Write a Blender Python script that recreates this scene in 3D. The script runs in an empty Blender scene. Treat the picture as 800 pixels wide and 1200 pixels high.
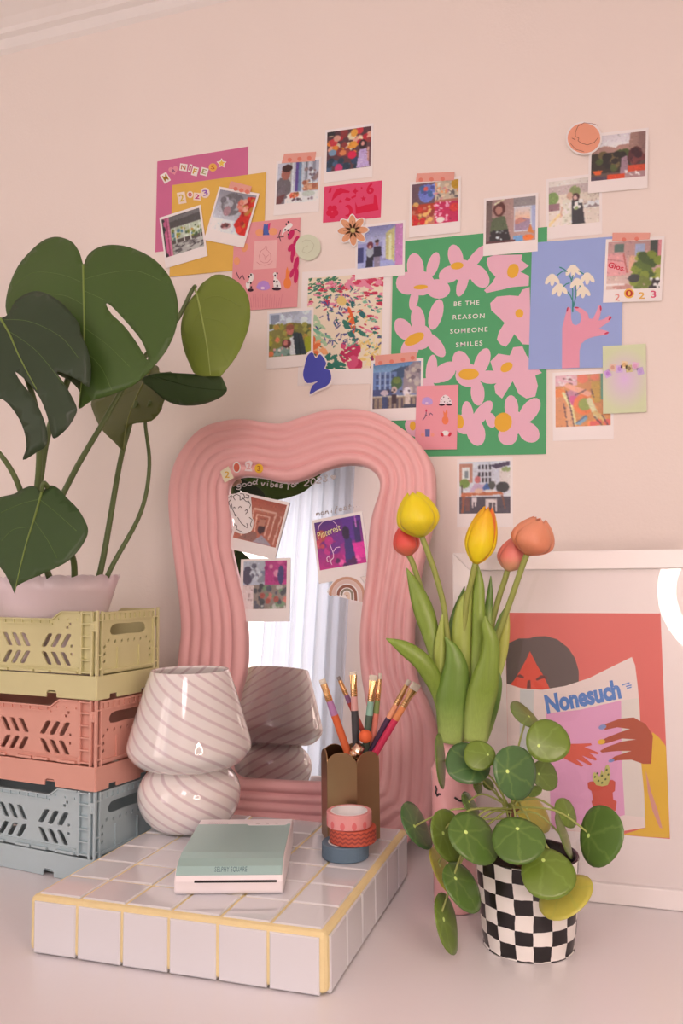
import bpy, bmesh, math, random
import numpy as np
from math import sin, cos, pi, radians, sqrt, atan2, hypot
from mathutils import Vector, Matrix
from mathutils.geometry import delaunay_2d_cdt
random.seed(7)
SC = bpy.context.scene
COL = SC.collection

# ------------------------------------------------------------------ camera, world, lights, exposure
CAMP = Vector((0.52119, -0.66340, 0.34627)); FPX = 963.12
CR = Vector((0.9528386, 0.30332465, -0.00963105)); CU = Vector((0.03246726, -0.07033371, 0.99699501)); CF = Vector((-0.30173577, 0.95028802, 0.07686479))
cd = bpy.data.cameras.new('camera'); cam = bpy.data.objects.new('camera', cd); COL.objects.link(cam)
cd.sensor_fit = 'VERTICAL'; cd.sensor_height = 36; cd.lens = FPX / 1200 * 36; cd.clip_start = .01
cam.matrix_world = Matrix(((CR.x, CU.x, -CF.x, CAMP.x), (CR.y, CU.y, -CF.y, CAMP.y), (CR.z, CU.z, -CF.z, CAMP.z), (0, 0, 0, 1)))
SC.camera = cam
SC.view_settings.view_transform = 'Standard'; SC.view_settings.look = 'None'
SC.view_settings.exposure = 0.04; SC.view_settings.gamma = 1
SC.view_settings.use_curve_mapping = False
SC.cycles.use_denoising = True
SC.cycles.max_bounces = 8; SC.cycles.diffuse_bounces = 4; SC.cycles.transparent_max_bounces = 12
SC.cycles.sample_clamp_indirect = 4; SC.cycles.caustics_reflective = False; SC.cycles.caustics_refractive = False
w = bpy.data.worlds.new('sky'); SC.world = w; w.use_nodes = True
w.node_tree.nodes['Background'].inputs[0].default_value = (.80, .88, 1, 1)
w.node_tree.nodes['Background'].inputs[1].default_value = 1.0

def area(name, loc, target, sx, sy, power, rgb):
    l = bpy.data.lights.new(name, 'AREA'); l.shape = 'RECTANGLE'; l.size = sx; l.size_y = sy; l.energy = power; l.color = rgb
    o = bpy.data.objects.new(name, l); COL.objects.link(o); o.location = loc
    o.rotation_euler = (Vector(target) - Vector(loc)).to_track_quat('-Z', 'Y').to_euler(); return o
DAYLIGHT = area('window_daylight', (-1.0, -1.86, .62), (-1.0, 0, .62), 1.25, 1.5, 16, (1.0, .75, .64))
FILL_STRENGTH = 10.5; FILL_TINT = (1, .76, .77)  # brightness and colour of the added fill globe
RING_STRENGTH = 25.0

# ------------------------------------------------------------------ geometry of the place
WY = 0.445                                   # the wall the pictures hang on
def ray(x, y): return CF + CR * ((x - 400) / FPX) - CU * ((y - 600) / FPX)
def onY(x, y, Y): d = ray(x, y); return CAMP + d * ((Y - CAMP.y) / d.y)
def onZ(x, y, Z): d = ray(x, y); return CAMP + d * ((Z - CAMP.z) / d.z)
def onP(x, y, P, n): d = ray(x, y); return CAMP + d * ((P - CAMP).dot(n) / d.dot(n))

# ------------------------------------------------------------------ colours and materials
LIGHT = (.93, .735, .69)
def lin(c): c /= 255; return c / 12.92 if c <= .04045 else ((c + .055) / 1.055) ** 2.4
def A(r, g, b, k=1.0): return tuple(min(.93, max(.004, lin(v) * k / L)) for v, L in zip((r, g, b), LIGHT))
MATS = {}
def mat(name, rgb, rough=.5, metal=0, spec=.5, var=.06, vscale=30, bump=0, bscale=200, coat=0, sss=0, trans=0, sheen=0):
    if name in MATS: return MATS[name]
    m = bpy.data.materials.new(name); m.use_nodes = True; nt = m.node_tree; b = nt.nodes['Principled BSDF']
    b.inputs['Roughness'].default_value = rough; b.inputs['Metallic'].default_value = metal
    b.inputs['Specular IOR Level'].default_value = spec
    if coat: b.inputs['Coat Weight'].default_value = coat; b.inputs['Coat Roughness'].default_value = .06
    if sss: b.inputs['Subsurface Weight'].default_value = sss; b.inputs['Subsurface Scale'].default_value = .004
    if trans: b.inputs['Transmission Weight'].default_value = trans
    tc = nt.nodes.new('ShaderNodeTexCoord')
    nz = nt.nodes.new('ShaderNodeTexNoise'); nz.inputs['Scale'].default_value = vscale; nz.inputs['Detail'].default_value = 3
    nt.links.new(tc.outputs['Object'], nz.inputs['Vector'])
    mx = nt.nodes.new('ShaderNodeMix'); mx.data_type = 'RGBA'
    mx.inputs['A'].default_value = (*[v * (1 - var) for v in rgb], 1); mx.inputs['B'].default_value = (*[min(1, v * (1 + var)) for v in rgb], 1)
    nt.links.new(nz.outputs['Fac'], mx.inputs['Factor']); nt.links.new(mx.outputs['Result'], b.inputs['Base Color'])
    if bump:
        n2 = nt.nodes.new('ShaderNodeTexNoise'); n2.inputs['Scale'].default_value = bscale; nt.links.new(tc.outputs['Object'], n2.inputs['Vector'])
        bp = nt.nodes.new('ShaderNodeBump'); bp.inputs['Strength'].default_value = bump; bp.inputs['Distance'].default_value = .002
        nt.links.new(n2.outputs['Fac'], bp.inputs['Height']); nt.links.new(bp.outputs['Normal'], b.inputs['Normal'])
    MATS[name] = m; return m
def ink(r, g, b): return mat('ink_%d_%d_%d' % (r, g, b), A(r, g, b), .5, var=.03, spec=.3)
def emit(name, rgb, s):
    m = bpy.data.materials.new(name); m.use_nodes = True; nt = m.node_tree; nt.nodes.clear()
    e = nt.nodes.new('ShaderNodeEmission'); e.inputs[0].default_value = (*rgb, 1); e.inputs[1].default_value = s
    o = nt.nodes.new('ShaderNodeOutputMaterial'); nt.links.new(e.outputs[0], o.inputs[0]); return m
def glass_mat(name, tint=(1, 1, 1), ior=1.5):
    m = bpy.data.materials.new(name); m.use_nodes = True; nt = m.node_tree; nt.nodes.clear()
    t = nt.nodes.new('ShaderNodeBsdfTransparent'); t.inputs[0].default_value = (*tint, 1)
    g = nt.nodes.new('ShaderNodeBsdfGlossy'); g.inputs['Roughness'].default_value = .0
    lw = nt.nodes.new('ShaderNodeLayerWeight'); lw.inputs[0].default_value = .5          # Schlick: the same from both sides of the sheet
    pw = nt.nodes.new('ShaderNodeMath'); pw.operation = 'POWER'; pw.inputs[1].default_value = 5; nt.links.new(lw.outputs['Facing'], pw.inputs[0])
    f = nt.nodes.new('ShaderNodeMath'); f.operation = 'MULTIPLY_ADD'; f0 = ((ior-1)/(ior+1))**2; f.inputs[1].default_value = 1-f0; f.inputs[2].default_value = f0; nt.links.new(pw.outputs[0], f.inputs[0])
    x = nt.nodes.new('ShaderNodeMixShader'); o = nt.nodes.new('ShaderNodeOutputMaterial')
    nt.links.new(f.outputs[0], x.inputs[0]); nt.links.new(t.outputs[0], x.inputs[1]); nt.links.new(g.outputs[0], x.inputs[2]); nt.links.new(x.outputs[0], o.inputs[0]); return m

M_wall = mat('wall_paint', A(242, 210, 199), .75, var=.025, vscale=3, bump=.12, bscale=300, spec=.25)
M_white = mat('white_paint', A(238, 216, 208), .35, var=.02)
M_desk = mat('desk_lacquer', A(230, 206, 203), .28, var=.015, vscale=4)
M_ceil = mat('ceiling_paint', A(246, 216, 208), .8, var=.02)
M_paper = mat('photo_paper', A(240, 217, 213), .35, var=.015)
M_floor = mat('floor_wood', A(190, 150, 120), .5, var=.15, vscale=8)

# ------------------------------------------------------------------ object helpers
MW = {}
def reg(o, parent, M):
    COL.objects.link(o); MW[o.name] = M
    if parent is not None: o.parent = parent
    return o
def tag(o, label=None, cat=None, group=None, kind=None):
    if label: o['label'] = label
    if cat: o['category'] = cat
    if group: o['group'] = group
    if kind: o['kind'] = kind
    return o
def thing(name, label, cat, M=None, group=None):
    M = M or Matrix(); o = bpy.data.objects.new(name, None); o.empty_display_size = .02; o.matrix_world = M
    reg(o, None, M.copy()); return tag(o, label, cat, group)
def T(x, y, z, rz=0): return Matrix.Translation((x, y, z)) @ Matrix.Rotation(rz, 4, 'Z')
def mk(name, verts, faces, m, parent=None, M=None, world=False, smooth=False, mi=None):
    """one mesh object; verts local to its thing (or world coordinates when world)."""
    base = MW[parent.name] if parent is not None else (M or Matrix())
    if world:
        inv = base.inverted(); verts = [inv @ Vector(v) for v in verts]
    me = bpy.data.meshes.new(name); me.from_pydata([tuple(v) for v in verts], [], faces)
    for x in (m if isinstance(m, (list, tuple)) else [m]): me.materials.append(x)
    if mi is not None: me.polygons.foreach_set('material_index', mi)
    if smooth: me.polygons.foreach_set('use_smooth', [True] * len(me.polygons))
    me.update()
    o = bpy.data.objects.new(name, me)
    if parent is None: o.matrix_world = base
    reg(o, parent, base.copy()); return o
class MB:
    def __init__(s): s.v = []; s.f = []
    def add(s, v, f): k = len(s.v); s.v += [Vector(p) for p in v]; s.f += [tuple(i + k for i in q) for q in f]; return s
    def box(s, x0, x1, y0, y1, z0, z1):
        return s.add([(x0,y0,z0),(x1,y0,z0),(x1,y1,z0),(x0,y1,z0),(x0,y0,z1),(x1,y0,z1),(x1,y1,z1),(x0,y1,z1)],
                     [(0,3,2,1),(4,5,6,7),(0,1,5,4),(1,2,6,5),(2,3,7,6),(3,0,4,7)])
    def lathe(s, prof, n=32, M=None, sx=1, sy=1):
        v = []; f = []
        for r, z in prof:
            for i in range(n): a = 2*pi*i/n; v.append((r*cos(a)*sx, r*sin(a)*sy, z))
        for j in range(len(prof)-1):
            for i in range(n): k = (i+1) % n; f.append((j*n+i, j*n+k, (j+1)*n+k, (j+1)*n+i))
        if M: v = [M @ Vector(p) for p in v]
        return s.add(v, f)
    def tube(s, pts, rad, n=8, caps=True):
        pts = [Vector(p) for p in pts]; v = []; f = []; up = None
        for i, p in enumerate(pts):
            t = (pts[min(i+1, len(pts)-1)] - pts[max(i-1, 0)]).normalized()
            if up is None: up = t.orthogonal().normalized()
            up = (up - t * up.dot(t)).normalized(); b = t.cross(up)
            r = rad[i] if isinstance(rad, (list, tuple)) else rad
            for k in range(n): a = 2*pi*k/n; v.append(p + (up*cos(a) + b*sin(a)) * r)
        for i in range(len(pts)-1):
            for k in range(n): q = (k+1) % n; f.append((i*n+k, i*n+q, (i+1)*n+q, (i+1)*n+k))
        if caps: f.append(tuple(range(n))[::-1]); f.append(tuple((len(pts)-1)*n + k for k in range(n)))
        return s.add(v, f)
    def prism(s, poly, z0, z1):
        n = len(poly); v = [(x, y, z0) for x, y in poly] + [(x, y, z1) for x, y in poly]
        return s.add(v, [tuple(range(n))[::-1], tuple(range(n, 2*n))] + [(i, (i+1) % n, (i+1) % n + n, i+n) for i in range(n)])
    def xf(s, M): s.v = [M @ p for p in s.v]; return s
    def build(s, name, m, parent=None, M=None, world=False, smooth=False, **k): return mk(name, s.v, s.f, m, parent, M, world, smooth, **k)
def bevel(o, wd, seg=2, angle=40):
    b = o.modifiers.new('bevel', 'BEVEL'); b.width = wd; b.segments = seg; b.limit_method = 'ANGLE'; b.angle_limit = radians(angle); return o
def solid(o, t, off=0):
    b = o.modifiers.new('thickness', 'SOLIDIFY'); b.thickness = t; b.offset = off; return o
def smoothed(pts, n=4, closed=True):
    P = [Vector(p) for p in pts]; N = len(P); out = []
    for i in range(N if closed else N-1):
        g = (lambda k: P[k % N]) if closed else (lambda k: P[min(max(k, 0), N-1)])
        a, b, c, d = g(i-1), g(i), g(i+1), g(i+2)
        for j in range(n):
            t = j/n; out.append(.5*((2*b) + (c-a)*t + (2*a-5*b+4*c-d)*t*t + (3*b-a-3*c+d)*t**3))
    if not closed: out.append(P[-1])
    return out
def resample(P, n, closed=True):
    P = [Vector(p) for p in P]; Q = P + [P[0]] if closed else P
    L = [0]
    for a, b in zip(Q, Q[1:]): L.append(L[-1] + (b-a).length)
    out = []; j = 0
    for i in range(n):
        t = L[-1] * i / (n if closed else n-1)
        while j < len(L)-2 and L[j+1] < t: j += 1
        d = L[j+1]-L[j]; out.append(Q[j].lerp(Q[j+1], (t-L[j])/d if d else 0))
    return out
def inside(p, poly):
    c = False; j = len(poly)-1; x, y = p[0], p[1]
    for i in range(len(poly)):
        a, b = poly[i], poly[j]
        if (a[1] > y) != (b[1] > y) and x < (b[0]-a[0])*(y-a[1])/(b[1]-a[1])+a[0]: c = not c
        j = i
    return c
def cdt(outline, holes=(), step=0):
    """triangulate an outline with holes (2D); step adds inner grid points."""
    V = []; E = []
    for loop in [outline, *holes]:
        k = len(V); V += [Vector((p[0], p[1])) for p in loop]; E += [(k+i, k+(i+1) % len(loop)) for i in range(len(loop))]
    if step:
        xs = [p[0] for p in outline]; ys = [p[1] for p in outline]; y = min(ys)+step*.5; r = 0
        while y < max(ys):
            x = min(xs)+step*(.5 if r % 2 else .9)
            while x < max(xs):
                if inside((x, y), outline) and not any(inside((x, y), h) for h in holes): V.append(Vector((x, y)))
                x += step
            y += step; r += 1
    v, e, f, *_ = delaunay_2d_cdt(V, E, [], 0, 1e-7)
    out = []
    for t in f:
        c = (v[t[0]]+v[t[1]]+v[t[2]])/3
        if inside(c, outline) and not any(inside(c, h) for h in holes): out.append(tuple(t))
    return v, out
def plate(outline, holes, t):
    """a flat board with holes, thickness t: lies in x,z, from y=0 to y=t."""
    v, f = cdt(outline, holes); mb = MB(); n = len(v); V = [(p.x, 0, p.y) for p in v] + [(p.x, t, p.y) for p in v]
    F = [q for q in f] + [tuple(i+n for i in q)[::-1] for q in f]; cnt = {}
    for q in f:
        for i in range(3): e = (q[i], q[(i+1) % 3]); cnt[e] = 1
    for a, b in cnt:
        if (b, a) not in cnt: F.append((b, a, a+n, b+n))
    return mb.add(V, F)
def text_polys(s, offset=0, shear=0, spacing=1.0):
    c = bpy.data.curves.new('letters', 'FONT'); c.body = s; c.offset = offset; c.shear = shear; c.space_character = spacing; c.resolution_u = 3
    o = bpy.data.objects.new('letters', c); COL.objects.link(o); bpy.context.view_layer.update()
    me = bpy.data.meshes.new_from_object(o); v = [x.co.copy() for x in me.vertices]; f = [tuple(p.vertices) for p in me.polygons]
    bpy.data.objects.remove(o); bpy.data.curves.remove(c); bpy.data.meshes.remove(me)
    x0 = min(p.x for p in v); x1 = max(p.x for p in v); y0 = min(p.y for p in v); y1 = max(p.y for p in v)
    return [((p.x-x0)/(x1-x0), (p.y-y0)/(y1-y0)) for p in v], f

# ------------------------------------------------------------------ the setting
def struct(name, mb, m): return tag(mb.build(name, m), kind='structure')
RX0, RX1, RY0, FZ, CZ = -1.95, 1.7, -1.75, -.74, 1.345
struct('floor', MB().box(RX0, RX1, RY0, WY, FZ-.05, FZ), M_floor)
struct('ceiling', MB().box(RX0-.1, RX1+.1, RY0-.1, WY+.1, CZ, CZ+.05), M_ceil)
struct('wall_back', MB().box(RX0-.1, RX1+.1, WY, WY+.1, FZ-.05, CZ), M_wall)
struct('wall_left', MB().box(RX0-.1, RX0, RY0, WY, FZ-.05, CZ), M_wall)
struct('wall_right', MB().box(RX1, RX1+.1, RY0, WY, FZ-.05, CZ), M_wall)
WX0, WX1, WZ0, WZ1 = -1.62, -.38, -.12, 1.26
struct('wall_front', MB().box(RX0-.1, WX0, RY0-.1, RY0, FZ-.05, CZ).box(WX1, RX1+.1, RY0-.1, RY0, FZ-.05, CZ)
       .box(WX0, WX1, RY0-.1, RY0, FZ-.05, WZ0).box(WX0, WX1, RY0-.1, RY0, WZ1, CZ), M_wall)
win = thing('window_1', None, None, T(0, RY0-.06, 0)); win['kind'] = 'structure'
mb = MB(); fw = .045; mid = (WX0+WX1)/2
for x0, x1, z0, z1 in ((WX0, WX0+fw, WZ0, WZ1), (WX1-fw, WX1, WZ0, WZ1), (mid-.03, mid+.03, WZ0, WZ1), (WX0, WX1, WZ0, WZ0+fw), (WX0, WX1, WZ1-fw, WZ1)): mb.box(x0, x1, -.02, .03, z0, z1)
bevel(mb.build('window_frame', M_white, win), .004)
MG = glass_mat('window_glass')
for x0, x1 in ((WX0+fw, mid-.03), (mid+.03, WX1-fw)): MB().box(x0, x1, 0, .004, WZ0+fw, WZ1-fw).build('pane', MG, win)
# cornice along the picture wall
cz0 = 1.247; prof = [(0, cz0-.006), (.006, cz0), (.006, cz0+.018), (.014, cz0+.022), (.016, cz0+.030), (.026, cz0+.040), (.042, cz0+.050), (.046, cz0+.052), (.046, cz0+.066), (.06, cz0+.070), (.064, CZ), (0, CZ)]
mb = MB(); n = len(prof); mb.add([(x, WY-d, z) for x in (RX0, RX1) for d, z in prof], [(i, (i+1) % n, (i+1) % n+n, i+n) for i in range(n)])
struct('trim_1', mb, M_ceil)

# desk
desk = thing('desk', 'white lacquered desk top carrying the whole arrangement', 'desk', T(.2, .1, 0))
bevel(MB().box(-.95, 1.35, -.145, WY-.002, -.03, 0).build('desktop', M_desk, desk, world=True), .003)
for x in (-.9, 1.28):
    for y in (-.1, .36): bevel(MB().box(x, x+.05, y, y+.05, FZ, -.03).build('leg', M_white, desk, world=True), .003)

# curtain
def curtain_mat():
    m = bpy.data.materials.new('sheer_curtain'); m.use_nodes = True; nt = m.node_tree; nt.nodes.clear(); N = nt.nodes.new
    d = N('ShaderNodeBsdfDiffuse'); d.inputs[0].default_value = (.80, .84, .90, 1); t = N('ShaderNodeBsdfTranslucent'); t.inputs[0].default_value = (.84, .90, .97, 1)
    tr = N('ShaderNodeBsdfTransparent'); a = N('ShaderNodeMixShader'); a.inputs[0].default_value = .6; b = N('ShaderNodeMixShader'); b.inputs[0].default_value = .12
    tc = N('ShaderNodeTexCoord'); nz = N('ShaderNodeTexNoise'); nz.inputs['Scale'].default_value = 400; rmp = N('ShaderNodeMapRange'); rmp.inputs['To Min'].default_value = .05; rmp.inputs['To Max'].default_value = .2
    nt.links.new(tc.outputs['Object'], nz.inputs['Vector']); nt.links.new(nz.outputs['Fac'], rmp.inputs['Value']); nt.links.new(rmp.outputs['Result'], b.inputs[0])
    o = N('ShaderNodeOutputMaterial'); nt.links.new(d.outputs[0], a.inputs[1]); nt.links.new(t.outputs[0], a.inputs[2]); nt.links.new(a.outputs[0], b.inputs[1]); nt.links.new(tr.outputs[0], b.inputs[2]); nt.links.new(b.outputs[0], o.inputs[0]); return m
MCUR = curtain_mat()
def curtain(x0, x1, label):
    c = thing('curtain', label, 'curtain', T((x0+x1)/2, RY0+.05, 0)); n = 90; v = []; f = []
    for j, z in enumerate((FZ+.02, .2, .8, 1.30)):
        for i in range(n+1):
            t = i/n; ph = t*(x1-x0)/.055*2*pi; am = .014*(1.15-.3*j/3)
            v.append((x0+(x1-x0)*t, RY0+.05+am*sin(ph+.5*sin(t*9+j*.3))+.004*sin(2.3*ph), z))
    for j in range(3):
        for i in range(n): k = j*(n+1)+i; f.append((k, k+1, k+n+2, k+n+1))
    solid(mk('cloth', v, f, MCUR, c, world=True, smooth=True), .0006); return c
curtain(-.67, -.32, 'white sheer curtain gathered beside the bright window, seen in the mirror')
rod = thing('curtain_rod', 'thin white curtain rod above the window behind the camera', 'rod', T(-1.1, RY0+.05, 1.31))
MB().tube([(-1.85, RY0+.05, 1.312), (-.28, RY0+.05, 1.312)], .008, 10).build('pole', M_white, rod, world=True, smooth=True)
for x in (-1.8, -.3): MB().box(x-.008, x+.008, RY0, RY0+.055, 1.29, 1.305).build('bracket', M_white, rod, world=True)
# made-up glowing globe, added behind the camera to light the wall from the front
LP = Vector((.40, -1.15, 1.0)); fill = thing('fill_globe', 'unseen glowing globe added behind the camera as frontal fill light', 'lamp', T(LP.x, LP.y, CZ))
MB().lathe([(.17*sin(pi*i/24)+1e-5, -.17*cos(pi*i/24)) for i in range(25)], 32, Matrix.Translation(LP)).build('globe', emit('fill_glow', FILL_TINT, FILL_STRENGTH), fill, world=True, smooth=True)
MB().tube([(LP.x, LP.y, LP.z+.165), (LP.x, LP.y, CZ)], .003, 8).build('fill_cord', M_white, fill, world=True); MB().lathe([(0, CZ-.02), (.04, CZ-.02), (.045, CZ-.001), (0, CZ-.001)], 24, T(LP.x, LP.y, 0)).build('fill_mount', M_white, fill, world=True)
# ring lamp beside the camera (its reflection shows in the picture glass)
rc = Vector((.745, -.48, .385)); rd = (Vector((.35, .3, .3)) - rc).normalized(); rq = rd.to_track_quat('Z', 'Y').to_matrix().to_4x4()
ring = thing('ring_light', 'white ring lamp on a stand beside the camera, mirrored in the picture glass', 'lamp', T(rc.x, rc.y, FZ))
M = Matrix.Translation(rc) @ rq; N1 = 64; mb = MB(); rr = .118; rt = .019; v = []; f = []
for i in range(N1):
    for k in range(8): a = 2*pi*i/N1; b = 2*pi*k/8; v.append(M @ Vector(((rr+rt*cos(b))*cos(a), (rr+rt*cos(b))*sin(a), .5*rt*sin(b))))
for i in range(N1):
    for k in range(8): f.append((i*8+k, ((i+1) % N1)*8+k, ((i+1) % N1)*8+(k+1) % 8, i*8+(k+1) % 8))
mk('ring_tube', v, f, emit('ring_glow', (1, .75, .65), RING_STRENGTH), ring, world=True, smooth=True)
MB().lathe([(rr-.028, -.014), (rr+.028, -.014), (rr+.028, -.008), (rr-.028, -.008), (rr-.028, -.014)], 48).xf(M).build('backing_ring', M_white, ring, world=True)
mk('stand', *(lambda b: (b.v, b.f))(MB().tube([rc + M.to_3x3() @ Vector((0, 0, -.02)) + Vector((0, 0, -.14)), (rc.x+.01, rc.y-.03, FZ+.02)], .009, 10)), mat('black_metal', (.02, .02, .02), .4), ring, world=True)
MB().lathe([(0, FZ), (.12, FZ), (.12, FZ+.012), (.02, FZ+.022), (0, FZ+.022)], 28, T(rc.x+.01, rc.y-.03, 0)).build('base', MATS['black_metal'], ring, world=True)

# ------------------------------------------------------------------ tiled platform
PW = 6*.0492; PH = .0532; MT = mat('tile_glaze', A(218, 200, 199), .06, var=.025, vscale=12, coat=.4, bump=.05, bscale=45)
MGR = mat('grout', A(232, 196, 144), .8, var=.08, vscale=60, bump=.2, bscale=500)
pf = thing('tiled_platform', 'low square riser of glossy white tiles with mustard yellow grout', 'platform', T(0, 0, 0))
g = .0016; e = .0052
mb = MB().box(g, PW-g, g, PW-g, .002, PH-g*.9); bevel(mb.build('grout_core', MGR, pf), .0052, 3)
def tile_mesh(sx, sy):
    mb = MB(); i = .0012; h = .0022
    mb.add([(-sx, -sy, -.004), (sx, -sy, -.004), (sx, sy, -.004), (-sx, sy, -.004), (-sx, -sy, h-.0009), (sx, -sy, h-.0009), (sx, sy, h-.0009), (-sx, sy, h-.0009),
            (-sx+i, -sy+i, h), (sx-i, -sy+i, h), (sx-i, sy-i, h), (-sx+i, sy-i, h)],
           [(0,3,2,1), (0,1,5,4), (1,2,6,5), (2,3,7,6), (3,0,4,7), (4,5,9,8), (5,6,10,9), (6,7,11,10), (7,4,8,11), (8,9,10,11)])
    return mb
tm = tile_mesh(.0229, .0229); tproto = None
def tile(M):
    global tproto
    if tproto is None:
        tproto = tm.build('tile', MT, pf); o = tproto
    else: o = tproto.copy(); COL.objects.link(o)
    o.parent = pf; j = Matrix.Rotation(random.uniform(-.012, .012), 4, 'X') @ Matrix.Rotation(random.uniform(-.012, .012), 4, 'Y'); o.matrix_local = M @ j
pt = .0492; k6 = (PW-.013)/6
for i in range(6):
    for j in range(6):
        tile(Matrix.Translation(((.0065)+k6*(i+.5), (.0065)+k6*(j+.5), PH-.0022)) @ Matrix.Diagonal((.965, .965, 1, 1)))
for i in range(6):
    u = (.0065)+k6*(i+.5); zc = PH*.5-.0018; sz = Matrix.Diagonal((.965, 1.0, 1, 1))
    tile(Matrix.Translation((u, .0022, zc)) @ Matrix.Rotation(pi/2, 4, 'X') @ sz)
    tile(Matrix.Translation((u, PW-.0022, zc)) @ Matrix.Rotation(-pi/2, 4, 'X') @ sz)
    tile(Matrix.Translation((PW-.0022, u, zc)) @ Matrix.Rotation(pi/2, 4, 'Z') @ Matrix.Rotation(pi/2, 4, 'X') @ sz)
    tile(Matrix.Translation((.0022, u, zc)) @ Matrix.Rotation(-pi/2, 4, 'Z') @ Matrix.Rotation(pi/2, 4, 'X') @ sz)

# ------------------------------------------------------------------ wavy mirror
P0 = Vector((0, .3565, 0)); lean = radians(6.3)
MX = Matrix.Translation(P0) @ Matrix.Rotation(radians(1.8), 4, 'Z') @ Matrix.Rotation(pi/2-lean, 4, 'X')     # local x right, y up the mirror, z towards the room
MN = MX.to_3x3() @ Vector((0, 0, 1)); MXI = MX.inverted()
def mloc(x, y, z=0): return MXI @ onP(x, y, P0 + MN*z, MN)
outer = [(198,579),(202,552),(213,528),(235,503),(264,493),(289,491.5),(314,495.6),(332,496),(355,488.5),(384,480.5),(413,479.5),(442,484.5),(470.5,501),(491,519.5),(505.6,544),(508.5,569),(507.6,594),(503,625),(496,650),(489,685),(484,720),(483,760),(487,797),(498,820),(507,845),(511,865),(510,900),(507,935),(502,970)]
outerL = [(198.7,606),(203,643),(207,676),(211,709),(212.7,738),(210.6,759),(208,785),(203,815),(199,850),(200,885),(204,920)]
inner = [(265.5,585),(265.5,572),(270,561.5),(280,557.5),(292.5,557),(307.5,559),(322.5,563),(337.5,564),(355,560),(375,551),(395,544.5),(412.5,543),(427.5,546),(440,555),(445,566),(443.5,579),(439,592),(434,611),(432,631),(430.5,655),(428,682),(424.5,706),(422,730),(421,755),(422.5,785),(427,815),(432,845),(434,875),(432,900),(424,914)]
innerB = [(400,916.8),(374,916.8),(350,916.2),(332,915.5),(305,913.8),(281,912)]
innerL = [(270,903),(268,880),(270,855),(275,830),(280,808),(286,785),(287.5,757),(286,728),(282.5,702),(277.5,680),(272.5,660),(268.5,640),(268.5,616)]
ol = [mloc(x, y, .012) for x, y in outer]; bl = [mloc(x, y, .012) for x, y in outerL]
yb = 0.002
o_r = ol[-1]; bot = [Vector((o_r.x-.012, .03, 0)), Vector((o_r.x-.04, yb+.004, 0)), Vector((.20, yb, 0)), Vector((.1, yb, 0)), Vector((0, yb, 0)), Vector((-.04, yb+.005, 0)), Vector((bl[-1].x+.004, .035, 0))]
OUT = [Vector((p.x, p.y, 0)) for p in ol] + bot + [Vector((p.x, p.y, 0)) for p in bl[::-1]]
INN = [Vector((p.x, p.y, 0)) for p in (mloc(x, y, .012) for x, y in inner + innerB + innerL)]
NS = 320
OR = resample(smoothed(OUT, 6), NS); IR = resample(smoothed(INN, 6), NS)
# pair both loops by direction so the ridges run along the frame
def paired(outer_pts, inner_pts):
    # match arc positions piecewise at four anchor corners
    def idx(P, q): return min(range(len(P)), key=lambda i: (P[i]-q).length)
    cx = sum(p.x for p in inner_pts)/len(inner_pts); ys = [p.y for p in inner_pts]; y0, y1 = min(ys), max(ys)
    anch_i = [Vector((min(p.x for p in inner_pts), y1, 0)), Vector((max(p.x for p in inner_pts), y1, 0)), Vector((max(p.x for p in inner_pts), y0, 0)), Vector((min(p.x for p in inner_pts), y0, 0))]
    ox = [p.x for p in outer_pts]; oy = [p.y for p in outer_pts]
    anch_o = [Vector((min(ox), max(oy), 0)), Vector((max(ox), max(oy), 0)), Vector((max(ox), min(oy), 0)), Vector((min(ox), min(oy), 0))]
    ai = [idx(inner_pts, q) for q in anch_i]; ao = [idx(outer_pts, q) for q in anch_o]; A_, B_ = [], []
    for k in range(4):
        def seg(P, a, b):
            n = len(P); m = (b-a) % n; return [P[(a+t) % n] for t in range(m+1)]
        so = resample(seg(outer_pts, ao[k], ao[(k+1) % 4]), 81, False); si = resample(seg(inner_pts, ai[k], ai[(k+1) % 4]), 81, False)
        A_ += so[:-1]; B_ += si[:-1]
    return A_, B_
OR, IR = paired(OR, IR); NS = len(OR)
mir = thing('wavy_mirror', 'wavy pink mirror with a ridged frame leaning on the wall', 'mirror', MX)
MPK = mat('pink_frame', A(240, 170, 166), .42, var=.03, vscale=10, spec=.4)
v = []; f = []; RG = 6; S = 60
prof = []
for i in range(S+1):
    s = i/S
    if s < .80: q = s/.80*5; rid = abs(sin(pi*q))**.75; z = .0150 + .0048*rid - .004*s
    else: q = (s-.80)/.20; z = .0113 + .0075*sin(pi*min(1, q*1.02))**.7 * (1-.25*q)
    prof.append((s, z))
prof[0] = (0, .006)
rows = [(0, -.008)] + prof + [(1.0, .004), (1.0, -.008)]
for s, z in rows:
    for a, b in zip(OR, IR): p = a.lerp(b, s); v.append((p.x, p.y, z))
R_ = len(rows)
for j in range(R_):
    j2 = (j+1) % R_
    for i in range(NS): k = (i+1) % NS; f.append((j*NS+i, j2*NS+i, j2*NS+k, j*NS+k))
mk('frame', v, f, MPK, mir, smooth=True)
m = bpy.data.materials.new('mirror_silver'); m.use_nodes = True; b = m.node_tree.nodes['Principled BSDF']; b.inputs['Base Color'].default_value = (.93, .94, .95, 1); b.inputs['Metallic'].default_value = 1; b.inputs['Roughness'].default_value = .0
gl = [a.lerp(b, 1.02) if False else b + (b-Vector((.12, .3, 0))).normalized()*.004 for a, b in zip(OR, IR)]
vv, ff = cdt([(p.x, p.y) for p in gl], [], 0)
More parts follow.
